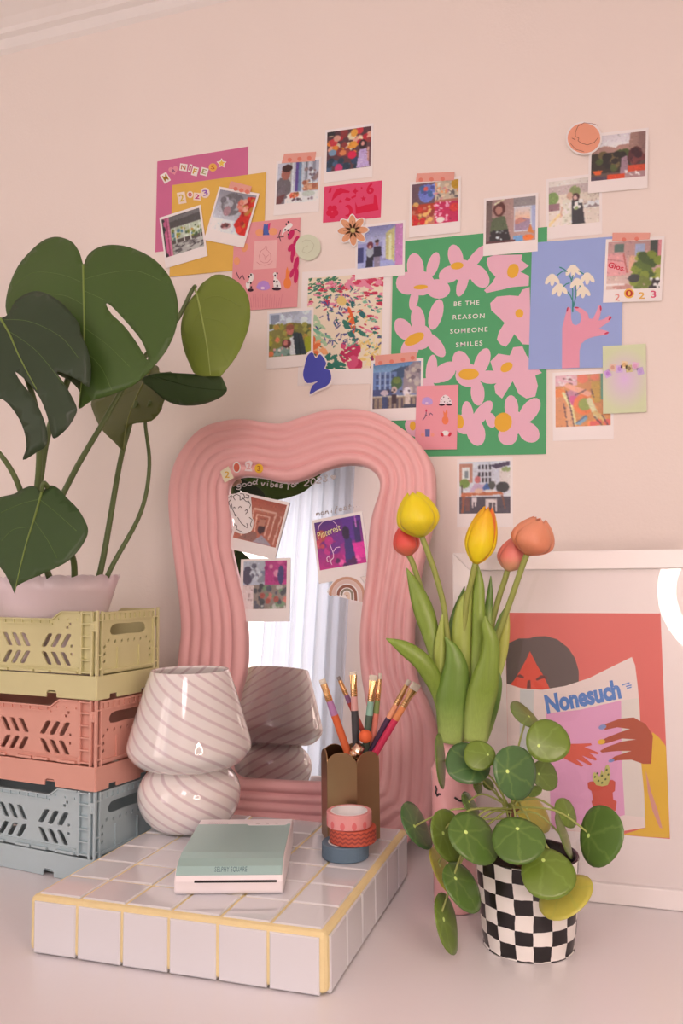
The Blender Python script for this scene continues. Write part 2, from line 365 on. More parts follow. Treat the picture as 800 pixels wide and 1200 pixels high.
n = len(vv); mk('mirror_glass', [(p.x, p.y, .004) for p in vv] + [(p.x, p.y, -.002) for p in vv], ff + [tuple(i+n for i in t)[::-1] for t in ff] + [(i, i+n, (i+1) % NS+n, (i+1) % NS) for i in range(NS)], m, mir)
vv, ff = cdt([(p.x, p.y) for p in [a.lerp(b, .06) for a, b in zip(OR, IR)]], [], 0)
mk('backboard', [(p.x, p.y, -.010) for p in vv], ff, mat('board', A(190, 150, 130), .7), mir)
GZ = .0042

# ------------------------------------------------------------------ flat paper things
M_print = bpy.data.materials.new('photo_print'); M_print.use_nodes = True; nt = M_print.node_tree; b = nt.nodes['Principled BSDF']; b.inputs['Roughness'].default_value = .3
at = nt.nodes.new('ShaderNodeAttribute'); at.attribute_name = 'Col'; nt.links.new(at.outputs['Color'], b.inputs['Base Color'])
class Pic:
    """a small painted print: colours per vertex of a fine grid; u right, v down, both 0..1."""
    def __init__(s, bg, n=72, m=None):
        s.n = n; s.m = m or n; s.a = np.zeros((s.m, s.n, 3)); s.a[:] = bg
        s.u, s.v = np.meshgrid(np.linspace(0, 1, s.n), np.linspace(0, 1, s.m)); s.rng = np.random.RandomState(n+int(sum(bg)))
    def put(s, mask, c): s.a[mask] = c; return s
    def rect(s, u0, v0, u1, v1, c): return s.put((s.u >= u0) & (s.u <= u1) & (s.v >= v0) & (s.v <= v1), c)
    def ell(s, u, v, a, b, c, rot=0):
        du, dv = s.u-u, s.v-v; r = radians(rot); x = du*cos(r)+dv*sin(r); y = -du*sin(r)+dv*cos(r); return s.put((x/a)**2+(y/b)**2 <= 1, c)
    def poly(s, pts, c):
        m = np.zeros(s.u.shape, bool); j = len(pts)-1
        for i in range(len(pts)):
            (x1, y1), (x2, y2) = pts[i], pts[j]
            if y1 != y2: m ^= ((y1 > s.v) != (y2 > s.v)) & (s.u < (x2-x1)*(s.v-y1)/(y2-y1)+x1)
            j = i
        return s.put(m, c)
    def line(s, u0, v0, u1, v1, wd, c):
        d = hypot(u1-u0, v1-v0) or 1e-6; t = np.clip(((s.u-u0)*(u1-u0)+(s.v-v0)*(v1-v0))/d/d, 0, 1)
        return s.put(np.hypot(s.u-u0-t*(u1-u0), s.v-v0-t*(v1-v0)) <= wd/2, c)
    def grad(s, v0, v1, c0, c1, u0=0, u1=1):
        m = (s.v >= v0) & (s.v <= v1) & (s.u >= u0) & (s.u <= u1); t = ((s.v-v0)/(v1-v0))[..., None]
        s.a[m] = (np.array(c0)*(1-t)+np.array(c1)*t)[m]; return s
    def dabs(s, n, cols, u0=0, v0=0, u1=1, v1=1, a=(.02, .05), b=None, rot=(0, 180)):
        for _ in range(n):
            r = s.rng; x = r.uniform(*a); s.ell(r.uniform(u0, u1), r.uniform(v0, v1), x, x if b is None else r.uniform(*b), cols[r.randint(len(cols))], r.uniform(*rot))
        return s
    def noise(s, k): s.a += s.rng.uniform(-k, k, (s.m, s.n, 1)); return s
    def detail(s, n=420):
        r = s.rng
        for _ in range(n):
            u, v = r.uniform(0, 1, 2); c = s.a[min(s.m-1, int(v*s.m)), min(s.n-1, int(u*s.n))]
            s.ell(u, v, r.uniform(.007, .02), r.uniform(.006, .011), np.clip(c*r.uniform(.80, 1.20)+r.uniform(-6, 6, 3), 6, 246), r.uniform(0, 180))
        t = (.93+.1*s.v+.04*np.sin(5*s.u+s.rng.uniform(0, 6)))[..., None]; s.a = np.clip(s.a*t, 4, 248); return s
    def soft(s, k=1):
        if k == 1 and s.n == s.m: s.detail()
        for _ in range(k):
            p = np.pad(s.a, ((1, 1), (1, 1), (0, 0)), 'edge'); s.a = (p[1:-1, 1:-1]*2 + p[:-2, 1:-1]+p[2:, 1:-1]+p[1:-1, :-2]+p[1:-1, 2:])/6
        return s
    def build(s, name, x0, y0, x1, y1, z, parent):
        n, m = s.n, s.m; v = [(x0+(x1-x0)*i/(n-1), y1+(y0-y1)*j/(m-1), z) for j in range(m) for i in range(n)]
        f = [(j*n+i, (j+1)*n+i, (j+1)*n+i+1, j*n+i+1) for j in range(m-1) for i in range(n-1)]
        o = mk(name, v, f, M_print, parent); c = np.clip(s.a, 2, 250)/255.; l = np.where(c <= .04045, c/12.92, ((c+.055)/1.055)**2.4)/np.array(LIGHT)
        at = o.data.color_attributes.new('Col', 'FLOAT_COLOR', 'POINT'); at.data.foreach_set('color', np.concatenate([np.clip(l, .003, .95), np.ones((m, n, 1))], 2).astype(np.float32).ravel()); return o
class Card:
    """a sheet lying on a plane (the wall or the mirror) whose corners were measured in the photograph."""
    def __init__(s, name, label, cat, corners, off, m, plane=None, group=None, t=.0004, shape=None):
        P, nrm = plane or (Vector((0, WY, 0)), Vector((0, -1, 0)))
        q = [onP(x, y, P + nrm*off, nrm) for x, y in corners]; TL, TR, BR, BL = q
        c = (TL+TR+BR+BL)/4; u = ((TR-TL)+(BR-BL)).normalized(); vv = nrm.cross(u); s.w = ((TR-TL).length+(BR-BL).length)/2; s.h = ((TL-BL).dot(vv)+(TR-BR).dot(vv))/2
        s.M = Matrix(((u.x, vv.x, nrm.x, c.x), (u.y, vv.y, nrm.y, c.y), (u.z, vv.z, nrm.z, c.z), (0, 0, 0, 1))); s.I = s.M.inverted(); s.P, s.nrm = P + nrm*off, nrm; s.z = .0001
        if shape: mb = MB().prism([s.loc(*p) for p in (smoothed([Vector((*p, 0)) for p in shape], 3) if len(shape) > 5 else shape) for p in [(p[0], p[1])]], -t, 0)
        else: mb = MB().box(-s.w/2, s.w/2, -s.h/2, s.h/2, -t, 0)
        s.o = tag(mb.build(name, m, None, s.M), label, cat, group)
    def loc(s, x, y): p = s.I @ onP(x, y, s.P, s.nrm); return (p.x, p.y)
    def flat(s, name, polys, m, z=.00015, parent=None, sm=0, label=None):
        v = []; f = []
        for p in polys:
            if sm: p = [(q.x, q.y) for q in smoothed([Vector((*q, 0)) for q in p], sm)]
            zz = z + 1.5e-5*min(len(f), 9); k = len(v); L = [s.loc(*q) for q in p]; a = sum(L[i][0]*L[(i+1) % len(L)][1]-L[(i+1) % len(L)][0]*L[i][1] for i in range(len(L)))
            if a < 0: L = L[::-1]
            v += [(x, y, zz) for x, y in L]; f.append(tuple(range(k, k+len(L))))
        o = mk(name, v, f, m, parent or s.o)
        if label: o['label'] = label
        return o
    def text(s, name, txt, px0, px1, hpx, m, z=.0002, parent=None, **k):
        """lettering whose baseline runs from px0 to px1 (photo pixels), hpx tall."""
        a = Vector(s.loc(*px0)); b = Vector(s.loc(*px1)); c = Vector(s.loc(px0[0], px0[1]-hpx)); d = (b-a); L = d.length; d = d/L; nn = Vector((-d.y, d.x)); H = abs((c-a).dot(nn))
        v, f = text_polys(txt, **k); return mk(name, [tuple(a + d*(x*L) + nn*(y*H)) + (z,) for x, y in v], f, m, parent or s.o)
def ellp(cx, cy, a, b, rot=0, n=18):
    r = radians(rot); return [(cx + a*cos(t)*cos(r)-b*sin(t)*sin(r), cy + a*cos(t)*sin(r)+b*sin(t)*cos(r)) for t in (2*pi*i/n for i in range(n))]
def strokep(pts, wd):
    L = []; R = []
    for i, p in enumerate(pts):
        a = pts[max(i-1, 0)]; b = pts[min(i+1, len(pts)-1)]; d = hypot(b[0]-a[0], b[1]-a[1]) or 1; nx, ny = -(b[1]-a[1])/d*wd/2, (b[0]-a[0])/d*wd/2
        L.append((p[0]+nx, p[1]+ny)); R.append((p[0]-nx, p[1]-ny))
    return L + R[::-1]
def strokes(pts, wd):   # one quad per segment, so loops never overlap themselves into bad polygons
    return [strokep([pts[i], pts[i+1]], wd) for i in range(len(pts)-1)]
def zm(ox, oy, k): return lambda pts: [(ox+x*k, oy+y*k) for x, y in pts]
M_tape = mat('washi_tape', A(226, 150, 134), .6, var=.05); M_tape2 = mat('washi_tape_spot', A(222, 118, 100), .6)
def tape(c, quad, spots=()):
    o = c.flat('washi_tape', [quad], M_tape, .0006)
    if spots: c.flat('tape_spot', [ellp(x, y, 2.6, 2.4) for x, y in spots], M_tape2, .0007, o)
def photo(label, corners, off, pic, plane=None, group='instant photos', inset=(.045, .05, .045, .20)):
    c = Card('instant_photo', label, 'photo', corners, off, M_paper, plane, group)
    l, t, r, b_ = inset; pic.build('print', -c.w/2+c.w*l, -c.h/2+c.h*b_, c.w/2-c.w*r, c.h/2-c.h*t, .00012, c.o); return c

# --- coloured posters
S4 = zm(180, 165, .16875)
pk = Card('poster', 'plain deep pink paper poster behind the yellow one, with letter stickers', 'poster', [(185.9,188.6),(289.4,172.2),(290.5,281.5),(180,296)], .0006, mat('pink_card', A(206, 100, 136), .6))
yl = Card('poster', 'plain mustard yellow poster with small year stickers, overlapping the pink one', 'poster', [(202.8,215.6),(310.8,203),(309,312),(197.7,325.7)], .0014, mat('yellow_card', A(226, 168, 74), .6))
def letter(c, ch, quad, ic, base, size, z=.0003, paper=(238, 214, 205)):
    o = c.flat('letter_sticker', [quad], ink(*paper), z)
    if ch:
        cx = sum(p[0] for p in quad)/len(quad); cy = sum(p[1] for p in quad)/len(quad); c.text('letter', ch, base[0], base[1], size, ink(*ic), z+.00012, o, offset=.03)
    return o
def sq(cx, cy, wd, hh, rot): r = radians(rot); return [(cx+x*cos(r)-y*sin(r), cy+x*sin(r)+y*cos(r)) for x, y in ((-wd/2, -hh/2), (wd/2, -hh/2), (wd/2, hh/2), (-wd/2, hh/2))]
def stick(c, ch, x, y, wd, hh, rot, ic, shape=None, paper=(240, 216, 206), sc=.62, z=.0003):
    r = radians(rot); d = (cos(r), sin(r)); nn = (sin(r), -cos(r)); q = wd*sc/2; hq = hh*sc/2
    quad = shape or sq(x, y, wd, hh, rot); a = (x-d[0]*q-nn[0]*hq, y-d[1]*q-nn[1]*hq); b_ = (x+d[0]*q-nn[0]*hq, y+d[1]*q-nn[1]*hq)
    o = c.flat('letter_sticker', [quad], ink(*paper), z)
    if ch:
        v, f = text_polys(ch, offset=.02); A0 = Vector(c.loc(*a)); B0 = Vector(c.loc(*b_)); C0 = Vector(c.loc(a[0]+nn[0]*hh*sc, a[1]+nn[1]*hh*sc))
        mk('letter', [tuple(A0+(B0-A0)*u+(C0-A0)*w_)+(z+.00012,) for u, w_ in v], f, ink(*ic), o)
    return o
def heartp(cx, cy, s, rot=0, n=24):
    r = radians(rot); P = [(s*.058*16*sin(t)**3, -s*.058*(13*cos(t)-5*cos(2*t)-2*cos(3*t)-cos(4*t))) for t in (2*pi*i/n for i in range(n))]
    return [(cx+x*cos(r)-y*sin(r), cy+x*sin(r)+y*cos(r)) for x, y in P]
def starp(cx, cy, R, r, n=5, rot=-90): return [(cx+(R if i % 2 == 0 else r)*cos(radians(rot+180*i/n)), cy+(R if i % 2 == 0 else r)*sin(radians(rot+180*i/n))) for i in range(2*n)]
for ch, x, y, wd, hh, rot, ic, shp in (('M', 82, 258, 50, 68, -30, (190, 130, 40), None), ('A', 138, 208, 60, 60, -15, (120, 60, 110), 'heart'), ('N', 207, 185, 52, 50, 8, (190, 100, 50), None), ('I', 253, 190, 20, 55, 15, (200, 90, 120), None),
                                      ('F', 287, 213, 42, 62, 15, (205, 150, 50), None), ('E', 352, 215, 50, 55, 15, (160, 150, 90), None), ('S', 411, 185, 50, 50, 5, (200, 100, 50), 'round'), ('T', 472, 157, 0, 0, 5, (200, 160, 60), 'star')):
    (X, Y), = S4([(x, y)]); k = .16875
    if shp == 'heart': stick(pk, 'A', X, Y, 7, 7, rot, ic, heartp(X, Y-.5, 6.2, rot), (225, 140, 150), .55)
    elif shp == 'round': stick(pk, 'S', X, Y, 8, 8, rot, ic, ellp(X, Y, 4.8, 4.8), (235, 170, 80), .6)
    elif shp == 'star': o = stick(pk, None, X, Y, 1, 1, 0, ic, starp(X, Y, 6.2, 3.4)); pk.flat('letter', [starp(X, Y, 4.4, 2.1)], ink(232, 186, 80), .00042, o); 
    else: stick(pk, ch, X, Y, wd*k, hh*k, rot, ic)
for ch, x, y, wd, hh, rot, ic, shp in (('2', 195, 397, 55, 80, -10, (210, 170, 60), None), ('0', 253, 374, 40, 44, 0, (190, 40, 60), 'r'), ('2', 303, 388, 52, 52, 5, (190, 30, 110), None), ('3', 358, 362, 58, 66, -15, (150, 90, 170), 'r')):
    (X, Y), = S4([(x, y)]); k = .16875
    stick(yl, ch, X, Y, wd*k, hh*k, rot, ic, ellp(X, Y, wd*k*.55, hh*k*.55) if shp else None, (240, 205, 190))

# pink art card
D2 = zm(265, 250, .11875)
ac = Card('art_card', 'pink illustrated card with spotted cats, a shell and an orange pineapple', 'art card', [(274.5,262.5),(352.9,254.5),(347,359.8),(270.5,365)], .0018, ink(228, 142, 144))
ac.flat('inner_panel', [D2([(280,275),(508,262),(492,540),(262,556)])], ink(236, 172, 168), .0002)
ac.flat('panel_drawing', [q for p in ([(390,320),(378,350),(345,370),(325,420),(335,470),(370,490),(410,485),(440,450),(440,410),(420,380),(400,360),(405,335),(390,320)], [(300,480),(330,505),(390,515),(440,495),(460,470)], [(360,400),(380,420),(385,460),(400,430),(420,410)]) for q in strokes(D2(p), .5)], ink(205, 120, 120), .0004)
ac.flat('jug', [D2([(372,105),(400,112),(430,100),(425,215),(362,215),(365,160)])], ink(78, 92, 158), .0002); ac.flat('jug_stripe', [D2([(415,100),(438,95),(425,160),(412,160)])], ink(214, 50, 110), .0003)
ac.flat('orange', [D2(ellp(330,190,42,38)), D2(ellp(462,180,45,36)), D2(ellp(185,340,28,45,20)), D2(ellp(105,470,30,40))], ink(236, 150, 106), .0002)
for k, P in enumerate(([(640,95),(655,120),(630,150),(600,170),(570,190),(550,215),(560,160),(590,130),(615,105)], [(248,590),(270,610),(265,660),(235,700),(230,760),(200,740),(195,690),(225,660),(230,610)], [(480,580),(500,600),(495,640),(525,670),(540,740),(480,750),(465,690),(470,630),(462,600)])):
    o = ac.flat('spotted_cat', [D2(P)], ink(238, 222, 216), .0002, sm=3); cx = sum(p[0] for p in P)/len(P); cy = sum(p[1] for p in P)/len(P)
    ac.flat('spot', [D2(ellp(cx+dx, cy+dy, 9, 11)) for dx, dy in ((-8, -40), (12, -62), (10, 20), (-18, 15), (14, 60))], ink(56, 44, 52), .0003, o)
ac.flat('cat_base', [D2(ellp(240,758,30,16)), D2(ellp(497,746,44,16))], ink(52, 26, 38), .0003)
ac.flat('shell', [D2([(300,740),(310,700),(335,675),(370,665),(410,678),(430,720),(425,745),(365,760)])], ink(186, 132, 196), .0002, sm=3); ac.flat('shell_pearl', [D2(ellp(360,738,20,14))], ink(232, 190, 226), .0003)
ac.flat('pineapple', [D2(ellp(603,690,38,56)), D2([(585,640),(590,560),(605,525),(615,570),(630,560),(622,640)])], ink(236, 124, 62), .0002)
ac.flat('red_leaf', [D2(ellp(640,210,28,55,25)), D2(ellp(690,270,22,55,25)), D2(ellp(640,340,25,45,35)), D2(ellp(660,380,22,60,5)), D2(ellp(650,440,16,50,0)), D2(ellp(690,500,24,75,12)), D2(ellp(650,590,20,50,20)), D2(ellp(690,620,22,75,8))], ink(196, 32, 88), .00025)
ac.flat('twig', [q for p in ([(640,170),(690,155),(728,185)], [(540,160),(520,220),(540,280)], [(100,580),(125,640)], [(130,650),(160,610),(180,655)], [(500,240),(570,230)]) for q in strokes(D2(p), 1)], ink(90, 52, 66), .0003)
ac.flat('stripes', [q for i in range(14) for q in strokes(D2([(240+i*24, 800 if i % 3 else 830), (250+i*22, 930)]), .35)], ink(206, 112, 120), .0002)

# red sticker sheet
E5 = zm(370, 200, .1375)
rs = Card('sticker_sheet', 'hot pink card printed with red star, moon and flower shapes', 'card', [(379.6,218.6),(447,211.7),(446.3,254.3),(378.5,261.2)], .0008, ink(222, 68, 104))
rd_ = ink(214, 22, 62)
rs.flat('shape', [E5(p) for p in ([(150,200),(175,160),(215,145),(240,160),(290,175),(285,190),(230,190),(190,210),(160,235),(130,265)], [(105,190),(120,150),(135,145),(128,185)], [(310,180),(330,160),(335,140),(345,165),(365,175),(345,185),(340,205),(328,190)], [(340,370),(335,265),(355,310),(430,290),(490,280),(495,205),(515,215),(535,335),(450,350)], [(195,275),(205,245),(225,270)], [(245,250),(262,225),(300,240),(285,260)], [(300,225),(345,205),(340,225),(305,240)])], rd_, .0002)
rs.flat('star', [E5(starp(405,238,26,11)), E5(starp(390,148,12,6))], rd_, .0002)
rs.flat('flower', [E5(ellp(140+30*cos(a), 350+34*sin(a), 24, 26)) for a in (0.3, 1.56, 2.8, 4.1, 5.3)], rd_, .0002)
rs.flat('moon', [E5([(245,310),(270,290),(300,300),(315,340),(300,380),(265,395),(250,380),(278,370),(285,340),(270,315)])], rd_, .0002, sm=2)
rs.text('number', '6', E5([(432,205)])[0], E5([(495,195)])[0], 13, rd_, .0002, offset=.03)

# painterly print: a plain stand-in of loose dabs
pp = Card('art_print', 'white bordered art print of loose pink, green and orange brush dabs', 'art print', [(352.5,318),(456,312),(457,448),(350,453)], .0008, M_paper)
p = Pic((234, 206, 182), 110, 144)
G1, G2, RED, PNK, ORG, NAV, YEL = (40, 110, 92), (120, 170, 140), (196, 36, 72), (226, 128, 150), (226, 110, 60), (70, 70, 120), (226, 186, 110)
p.dabs(70, [G1, (60, 120, 80)], 0, 0, .45, .25, (.02, .05), (.006, .014), (-25, 5)).dabs(50, [RED, PNK], 0, .05, 1, .3, (.02, .06), (.008, .018), (-20, 10)).dabs(18, [(206, 50, 84), PNK], .55, 0, 1, .12, (.05, .12), (.02, .04), (10, 30))
p.dabs(55, [G1, PNK, RED, G2], .6, .2, 1, .75, (.02, .06), (.007, .016), (-15, 20)).dabs(45, [NAV, (90, 90, 140)], .2, .2, .6, .75, (.015, .05), (.006, .012)).dabs(16, [G1, (30, 100, 100)], .5, .3, .75, .7, (.03, .08), (.015, .03), (30, 80))
p.ell(.6, .48, .035, .15, (226, 96, 40), -18).ell(.46, .27, .07, .05, YEL, 20).dabs(14, [G2, (170, 190, 150)], 0, .45, .3, .75, (.05, .1), (.015, .03), (10, 60)).dabs(10, [ORG, (236, 160, 110)], 0, .65, .25, .85, (.02, .05), (.04, .08))
p.dabs(14, [(190, 30, 80), (210, 70, 110)], .5, .75, .72, .97, (.03, .07)).dabs(12, [G1], .28, .85, .55, 1, (.04, .08), (.02, .03)).dabs(30, [YEL, (236, 206, 150)], .72, .72, 1, 1, (.03, .07), (.01, .02)).dabs(8, [(150, 30, 70)], .85, .9, 1, 1, (.03, .05), (.01, .02))
p.dabs(60, [G1, NAV, (226,206,176), (30,100,100)], .1, .1, .9, .9, (.012, .035), (.005, .01), (-40, 60)).dabs(30, [RED, PNK, ORG], .0, .05, 1, .45, (.012, .03), (.006, .01), (-30, 20)).dabs(30, [G1, G2, NAV, YEL], .55, .45, 1, .8, (.015, .04), (.006, .012), (-60, 30)).dabs(40, [(236, 210, 184)], 0, 0, 1, 1, (.015, .04), (.005, .009), (-30, 30)); x0, y1 = pp.loc(361.3, 326); x1, y0 = pp.loc(445.5, 431); p.build('print', x0, y0, x1, y1, .00012, pp.o)

# green flower poster
G5 = zm(420, 260, .3)
gp = Card('poster', 'green poster of pale pink cut-out flowers round a white four-line slogan', 'poster', [(459,283),(637,267.5),(643.5,530.6),(457.5,537)], .0012, mat('green_card', A(78, 154, 100), .6, var=.03))
PKF, YLF = ink(232, 170, 184), ink(230, 164, 52)
gx0, gy0 = [gp.loc(459, 283)[0]+.001, gp.loc(457.5, 537)[1]+.001]
def flower(petals, center, polys=()):
    o = gp.flat('flower', [G5([(min(max(x, 140), 725), y) for x, y in ellp(*e)]) for e in petals] + [G5(q) for q in polys], PKF, .0002)
    if center: gp.flat('flower_eye', [G5([(max(x, 140), y) for x, y in smoothed_e(center)])], YLF, .00045, o)
def smoothed_e(e): return ellp(*e, n=20)
flower([(222,180,33,58,-6),(291,168,22,52,18),(192,240,46,45,0),(310,262,48,38,8),(216,305,17,42,12),(246,240,50,48)], (243,255,28,9,-4))
flower([(379,138,29,50,-14),(455,145,20,66,38),(355,205,44,32,-25),(406,240,20,54,18),(470,212,34,52,-38),(408,190,45,42)], (385,172,25,14,-8))
flower([], (603,192,22,29,20), [[(503,140),(530,130),(640,128),(635,150),(665,172),(632,195),(666,212),(664,250),(600,255),(560,265),(500,278),(490,268),(520,240),(535,215),(512,190),(500,160)]])
flower([], (628,358,16,17,0), [[(514,318),(540,292),(590,287),(625,290),(640,265),(668,255),(674,480),(640,478),(608,438),(590,470),(575,488),(555,480),(540,460),(548,430),(570,395),(545,370),(518,345)]])
flower([(232,385,28,56,-6),(302,362,26,62,16),(176,420,32,48,-35),(300,482,26,56,-38),(200,498,34,48,20),(238,450,50,50)], (218,458,42,20,-28))
flower([(402,552,34,50,-18),(482,548,28,58,22),(340,590,30,45,50),(512,607,48,26,4),(465,668,27,50,-4),(430,600,52,45)], (430,595,40,22,-2))
flower([(285,580,22,62,6),(330,588,30,58,52),(262,650,36,40,0)], None)
flower([], (578,568,26,17,-32), [[(515,545),(545,515),(590,522),(604,490),(640,486),(655,520),(672,545),(716,590),(690,600),(700,640),(690,682),(655,690),(625,672),(602,622),(585,650),(560,690),(535,670),(530,640),(555,610),(525,580)]])
flower([(426,752,23,52,-6),(482,748,26,60,38),(458,822,36,54,-14),(415,790,40,40)], (393,780,18,28,-10))
flower([(597,725,27,48,-4),(668,738,32,58,36),(665,822,46,36,42),(583,835,38,38,0),(517,775,20,30,-15),(610,785,55,45)], (565,783,34,38,10))
flower([(240,800,60,45,10)], (212,797,12,18,0))
lt = ink(242, 232, 220)
for s, a, b_ in (('BE THE', (372,330), (471,324)), ('REASON', (368,382), (492,376)), ('SOMEONE', (358,437), (504,428)), ('SMILES', (380,490), (484,482))):
    gp.text('lettering', s, G5([a])[0], G5([b_])[0], 5.4, lt, .0003, offset=.012, spacing=1.25)

# blue snowdrop poster
B1 = zm(615, 270, .15)
bp = Card('poster', 'periwinkle blue poster of a pink hand holding a sprig of snowdrops', 'poster', [(619.5,284.3),(727,277),(731.3,429.3),(622.8,433.8)], .0022, mat('blue_card', A(152, 160, 206), .6, var=.02))
bp.flat('hand', [B1([(288,1080),(290,760),(310,680),(330,605),(345,598),(358,615),(360,690),(372,730),(395,742),(425,728),(440,690),(430,650),(395,622),(385,604),(410,598),(450,615),(490,650),(500,690),(530,690),(555,640),(572,590),(590,585),(600,610),(585,670),(575,705),(620,690),(655,665),(678,678),(660,710),(610,745),(575,770),(640,785),(655,798),(640,815),(540,830),(480,850),(440,885),(425,940),(425,1072)])], ink(230, 146, 164), .0002)
bp.flat('nail', [B1(ellp(331,618,6,20,14)), B1(ellp(402,604,18,6,6)), B1(ellp(590,608,7,20,-5)), B1(ellp(664,687,8,18,38)), B1(ellp(637,803,19,7,-20))], ink(196, 52, 84), .0003)
bp.flat('stem', [q for p in ([(372,640),(376,560),(350,500),(320,470)], [(370,630),(372,470),(360,380),(330,320),(295,318),(265,340),(245,360)], [(378,600),(400,500),(395,430)], [(365,390),(375,350)], [(300,440),(320,420),(350,410)], [(330,325),(300,300),(268,288)], [(470,350),(440,330),(415,315)], [(425,430),(440,450)]) for q in strokes(B1(p), 1.25)], ink(62, 132, 128), .0002)
SNW = ink(240, 228, 196)
for cx, cy, r in ((375,310,1.2),(212,380,1.15),(268,458,1.25),(405,412,1.1),(485,370,1.15),(452,475,1.15)):
    bp.flat('snowdrop', [B1(ellp(cx-28*r, cy+8, 15*r, 34*r, 30)), B1(ellp(cx+2, cy+10, 16*r, 40*r, 5)), B1(ellp(cx+28*r, cy+5, 15*r, 34*r, -35)), B1(ellp(cx, cy-20, 24*r, 18*r))], SNW, .0003)
    
# pale green card with letter stickers
def blend_mat(name, c0, c1, scale):
    m = mat(name, c0, .6); nt = m.node_tree; tc = nt.nodes.new('ShaderNodeTexCoord'); gr = nt.nodes.new('ShaderNodeTexGradient'); gr.gradient_type = 'SPHERICAL'; mp = nt.nodes.new('ShaderNodeMapping'); mp.inputs['Scale'].default_value = (scale*1.3, scale, scale)
    x = nt.nodes.new('ShaderNodeMix'); x.data_type = 'RGBA'; x.inputs['A'].default_value = (*c0, 1); x.inputs['B'].default_value = (*c1, 1)
    nt.links.new(tc.outputs['Object'], mp.inputs[0]); nt.links.new(mp.outputs[0], gr.inputs[0]); nt.links.new(gr.outputs['Fac'], x.inputs['Factor']); nt.links.new(x.outputs['Result'], nt.nodes['Principled BSDF'].inputs['Base Color']); return m
gc = Card('card', 'pale green card fading to lilac with small letter stickers across it', 'card', [(703.8,405.8),(753.8,403),(760,482.5),(708.3,485)], .003, blend_mat('green_lilac_card', A(212, 206, 166), A(222, 178, 212), 24))
Z6 = zm(600, 380, .25)
for i, (x, y, pc, ic) in enumerate(((447,232,(206,160,206),(180,120,190)), (470,203,(226,184,166),(210,150,130)), (502,210,(212,170,214),(190,140,200)), (525,190,(232,196,160),(222,170,120)), (547,208,(206,182,130),(150,120,90)), (576,195,(232,180,200),(220,150,180)), (600,220,(204,166,208),(190,150,200)))):
    (X, Y), = Z6([(x, y)]); o = stick(gc, None, X, Y, 7.5, 8.5, (-25, 10, -5, 8, -6, 10, -15)[i], ic, None, pc); gc.flat('letter', [ellp(X, Y, 2.2, 2.6)], ink(*ic), .00042, o)

# small pink motif card
P5 = zm(480, 445, .08125)
pc = Card('card', 'small pink card with two columns of tiny motifs, below the blue city photo', 'card', [(486.9,452.3),(536,451),(536,526.3),(487,527)], .0030, ink(234, 146, 154))
pc.flat('shell', [P5([(175,330),(190,275),(245,250),(305,270),(330,325),(300,360),(200,360)])], ink(190, 150, 204), .0002, sm=3); pc.flat('shell_pearl', [P5(ellp(245,335,22,14))], ink(236, 190, 220), .0003)
o = pc.flat('spotted_cat', [P5([(430,350),(440,270),(480,230),(515,215),(560,240),(600,300),(605,350)])], ink(236, 208, 208), .0002); pc.flat('spot', [P5(ellp(x, y, 9, 8)) for x, y in ((460,280),(490,250),(450,320),(500,320),(560,270),(580,310),(540,330))], ink(90, 60, 76), .0003, o); pc.flat('cat_base', [P5(ellp(462,362,44,16)), P5(ellp(565,360,44,16))], ink(46, 24, 36), .0003)
pc.flat('pineapple', [P5(ellp(512,585,48,62)), P5([(490,530),(480,445),(510,480),(530,420),(545,470),(540,530)])], ink(236, 120, 78), .0002)
pc.flat('sprig', [q for p in ([(185,585),(220,540),(235,500),(238,445)], [(270,530),(300,480),(330,510)], [(220,505),(250,520)]) for q in strokes(P5(p), 1.0)], ink(128, 84, 104), .0002); pc.flat('sprig_bud', [P5(ellp(238,445,12,20))], ink(206, 52, 84), .0003)
pc.flat('jug', [P5([(220,715),(290,715),(285,820),(225,820)])], ink(104, 98, 146), .0002); pc.flat('orange', [P5(ellp(185,795,26,28)), P5(ellp(328,795,26,28))], ink(238, 146, 126), .0002)
pc.flat('lobster', [P5(ellp(515,770,52,36))], ink(236, 214, 210), .0002); pc.flat('claw', [P5(ellp(465,790,20,34,-30)), P5(ellp(578,790,20,34,30))], ink(206, 40, 56), .0003)

# --- round stickers and others
def sticker(label, shape, off, m, plane=None, name='sticker', cat='sticker'):
    xs = [p[0] for p in shape]; ys = [p[1] for p in shape]; a, b_, c, d = min(xs), max(xs), min(ys), max(ys)
    return Card(name, label, cat, [(a,c),(b_,c),(b_,d),(a,d)], off, m, plane, 'stickers', .0003, shape)
ms = sticker('round coral sticker of a sleeping crescent moon at the corner of a photo', ellp(684,162,21.3,19.6,0,28), .0034, M_paper)
ms.flat('moon_disc', [ellp(684,162,19.2,17.6,0,28)], ink(232, 150, 122), .0002); ms.flat('moon_line', strokes([(700,147),(694,145),(684,144),(677,148),(674,155),(674,160),(678,162),(677,165),(681,168),(688,170),(696,167),(701,161)], .6) + strokes([(668,168),(674,175),(684,178)], .5) + strokes([(670,162),(674,164)], .7), ink(140, 78, 66), .0003)
rg = sticker('round pale sage green sticker beside the pink illustrated card', ellp(360.8,289.8,14.8,15.2,0,26), .0026, ink(212, 202, 176)); rg.flat('drawing', strokes([(354,284),(358,281),(364,282),(368,287),(366,293),(360,297),(354,295),(356,290),(361,288)], .8), ink(196, 186, 158), .0002)
dp = [(413.3+r*cos(a), 270+r*sin(a)) for i in range(48) for a in [2*pi*i/48] for r in [16.8+2.6*cos(8*a+.4)]]
ds = sticker('orange eight-petalled daisy sticker with a white edge', dp, .0034, M_paper)
for i in range(8): a = 2*pi*i/8-.05; ds.flat('petal', [ellp(413.3+9.6*cos(a), 270+9.6*sin(a), 8.2, 3.9, math.degrees(a))], ink(218, 146, 108), .0002)
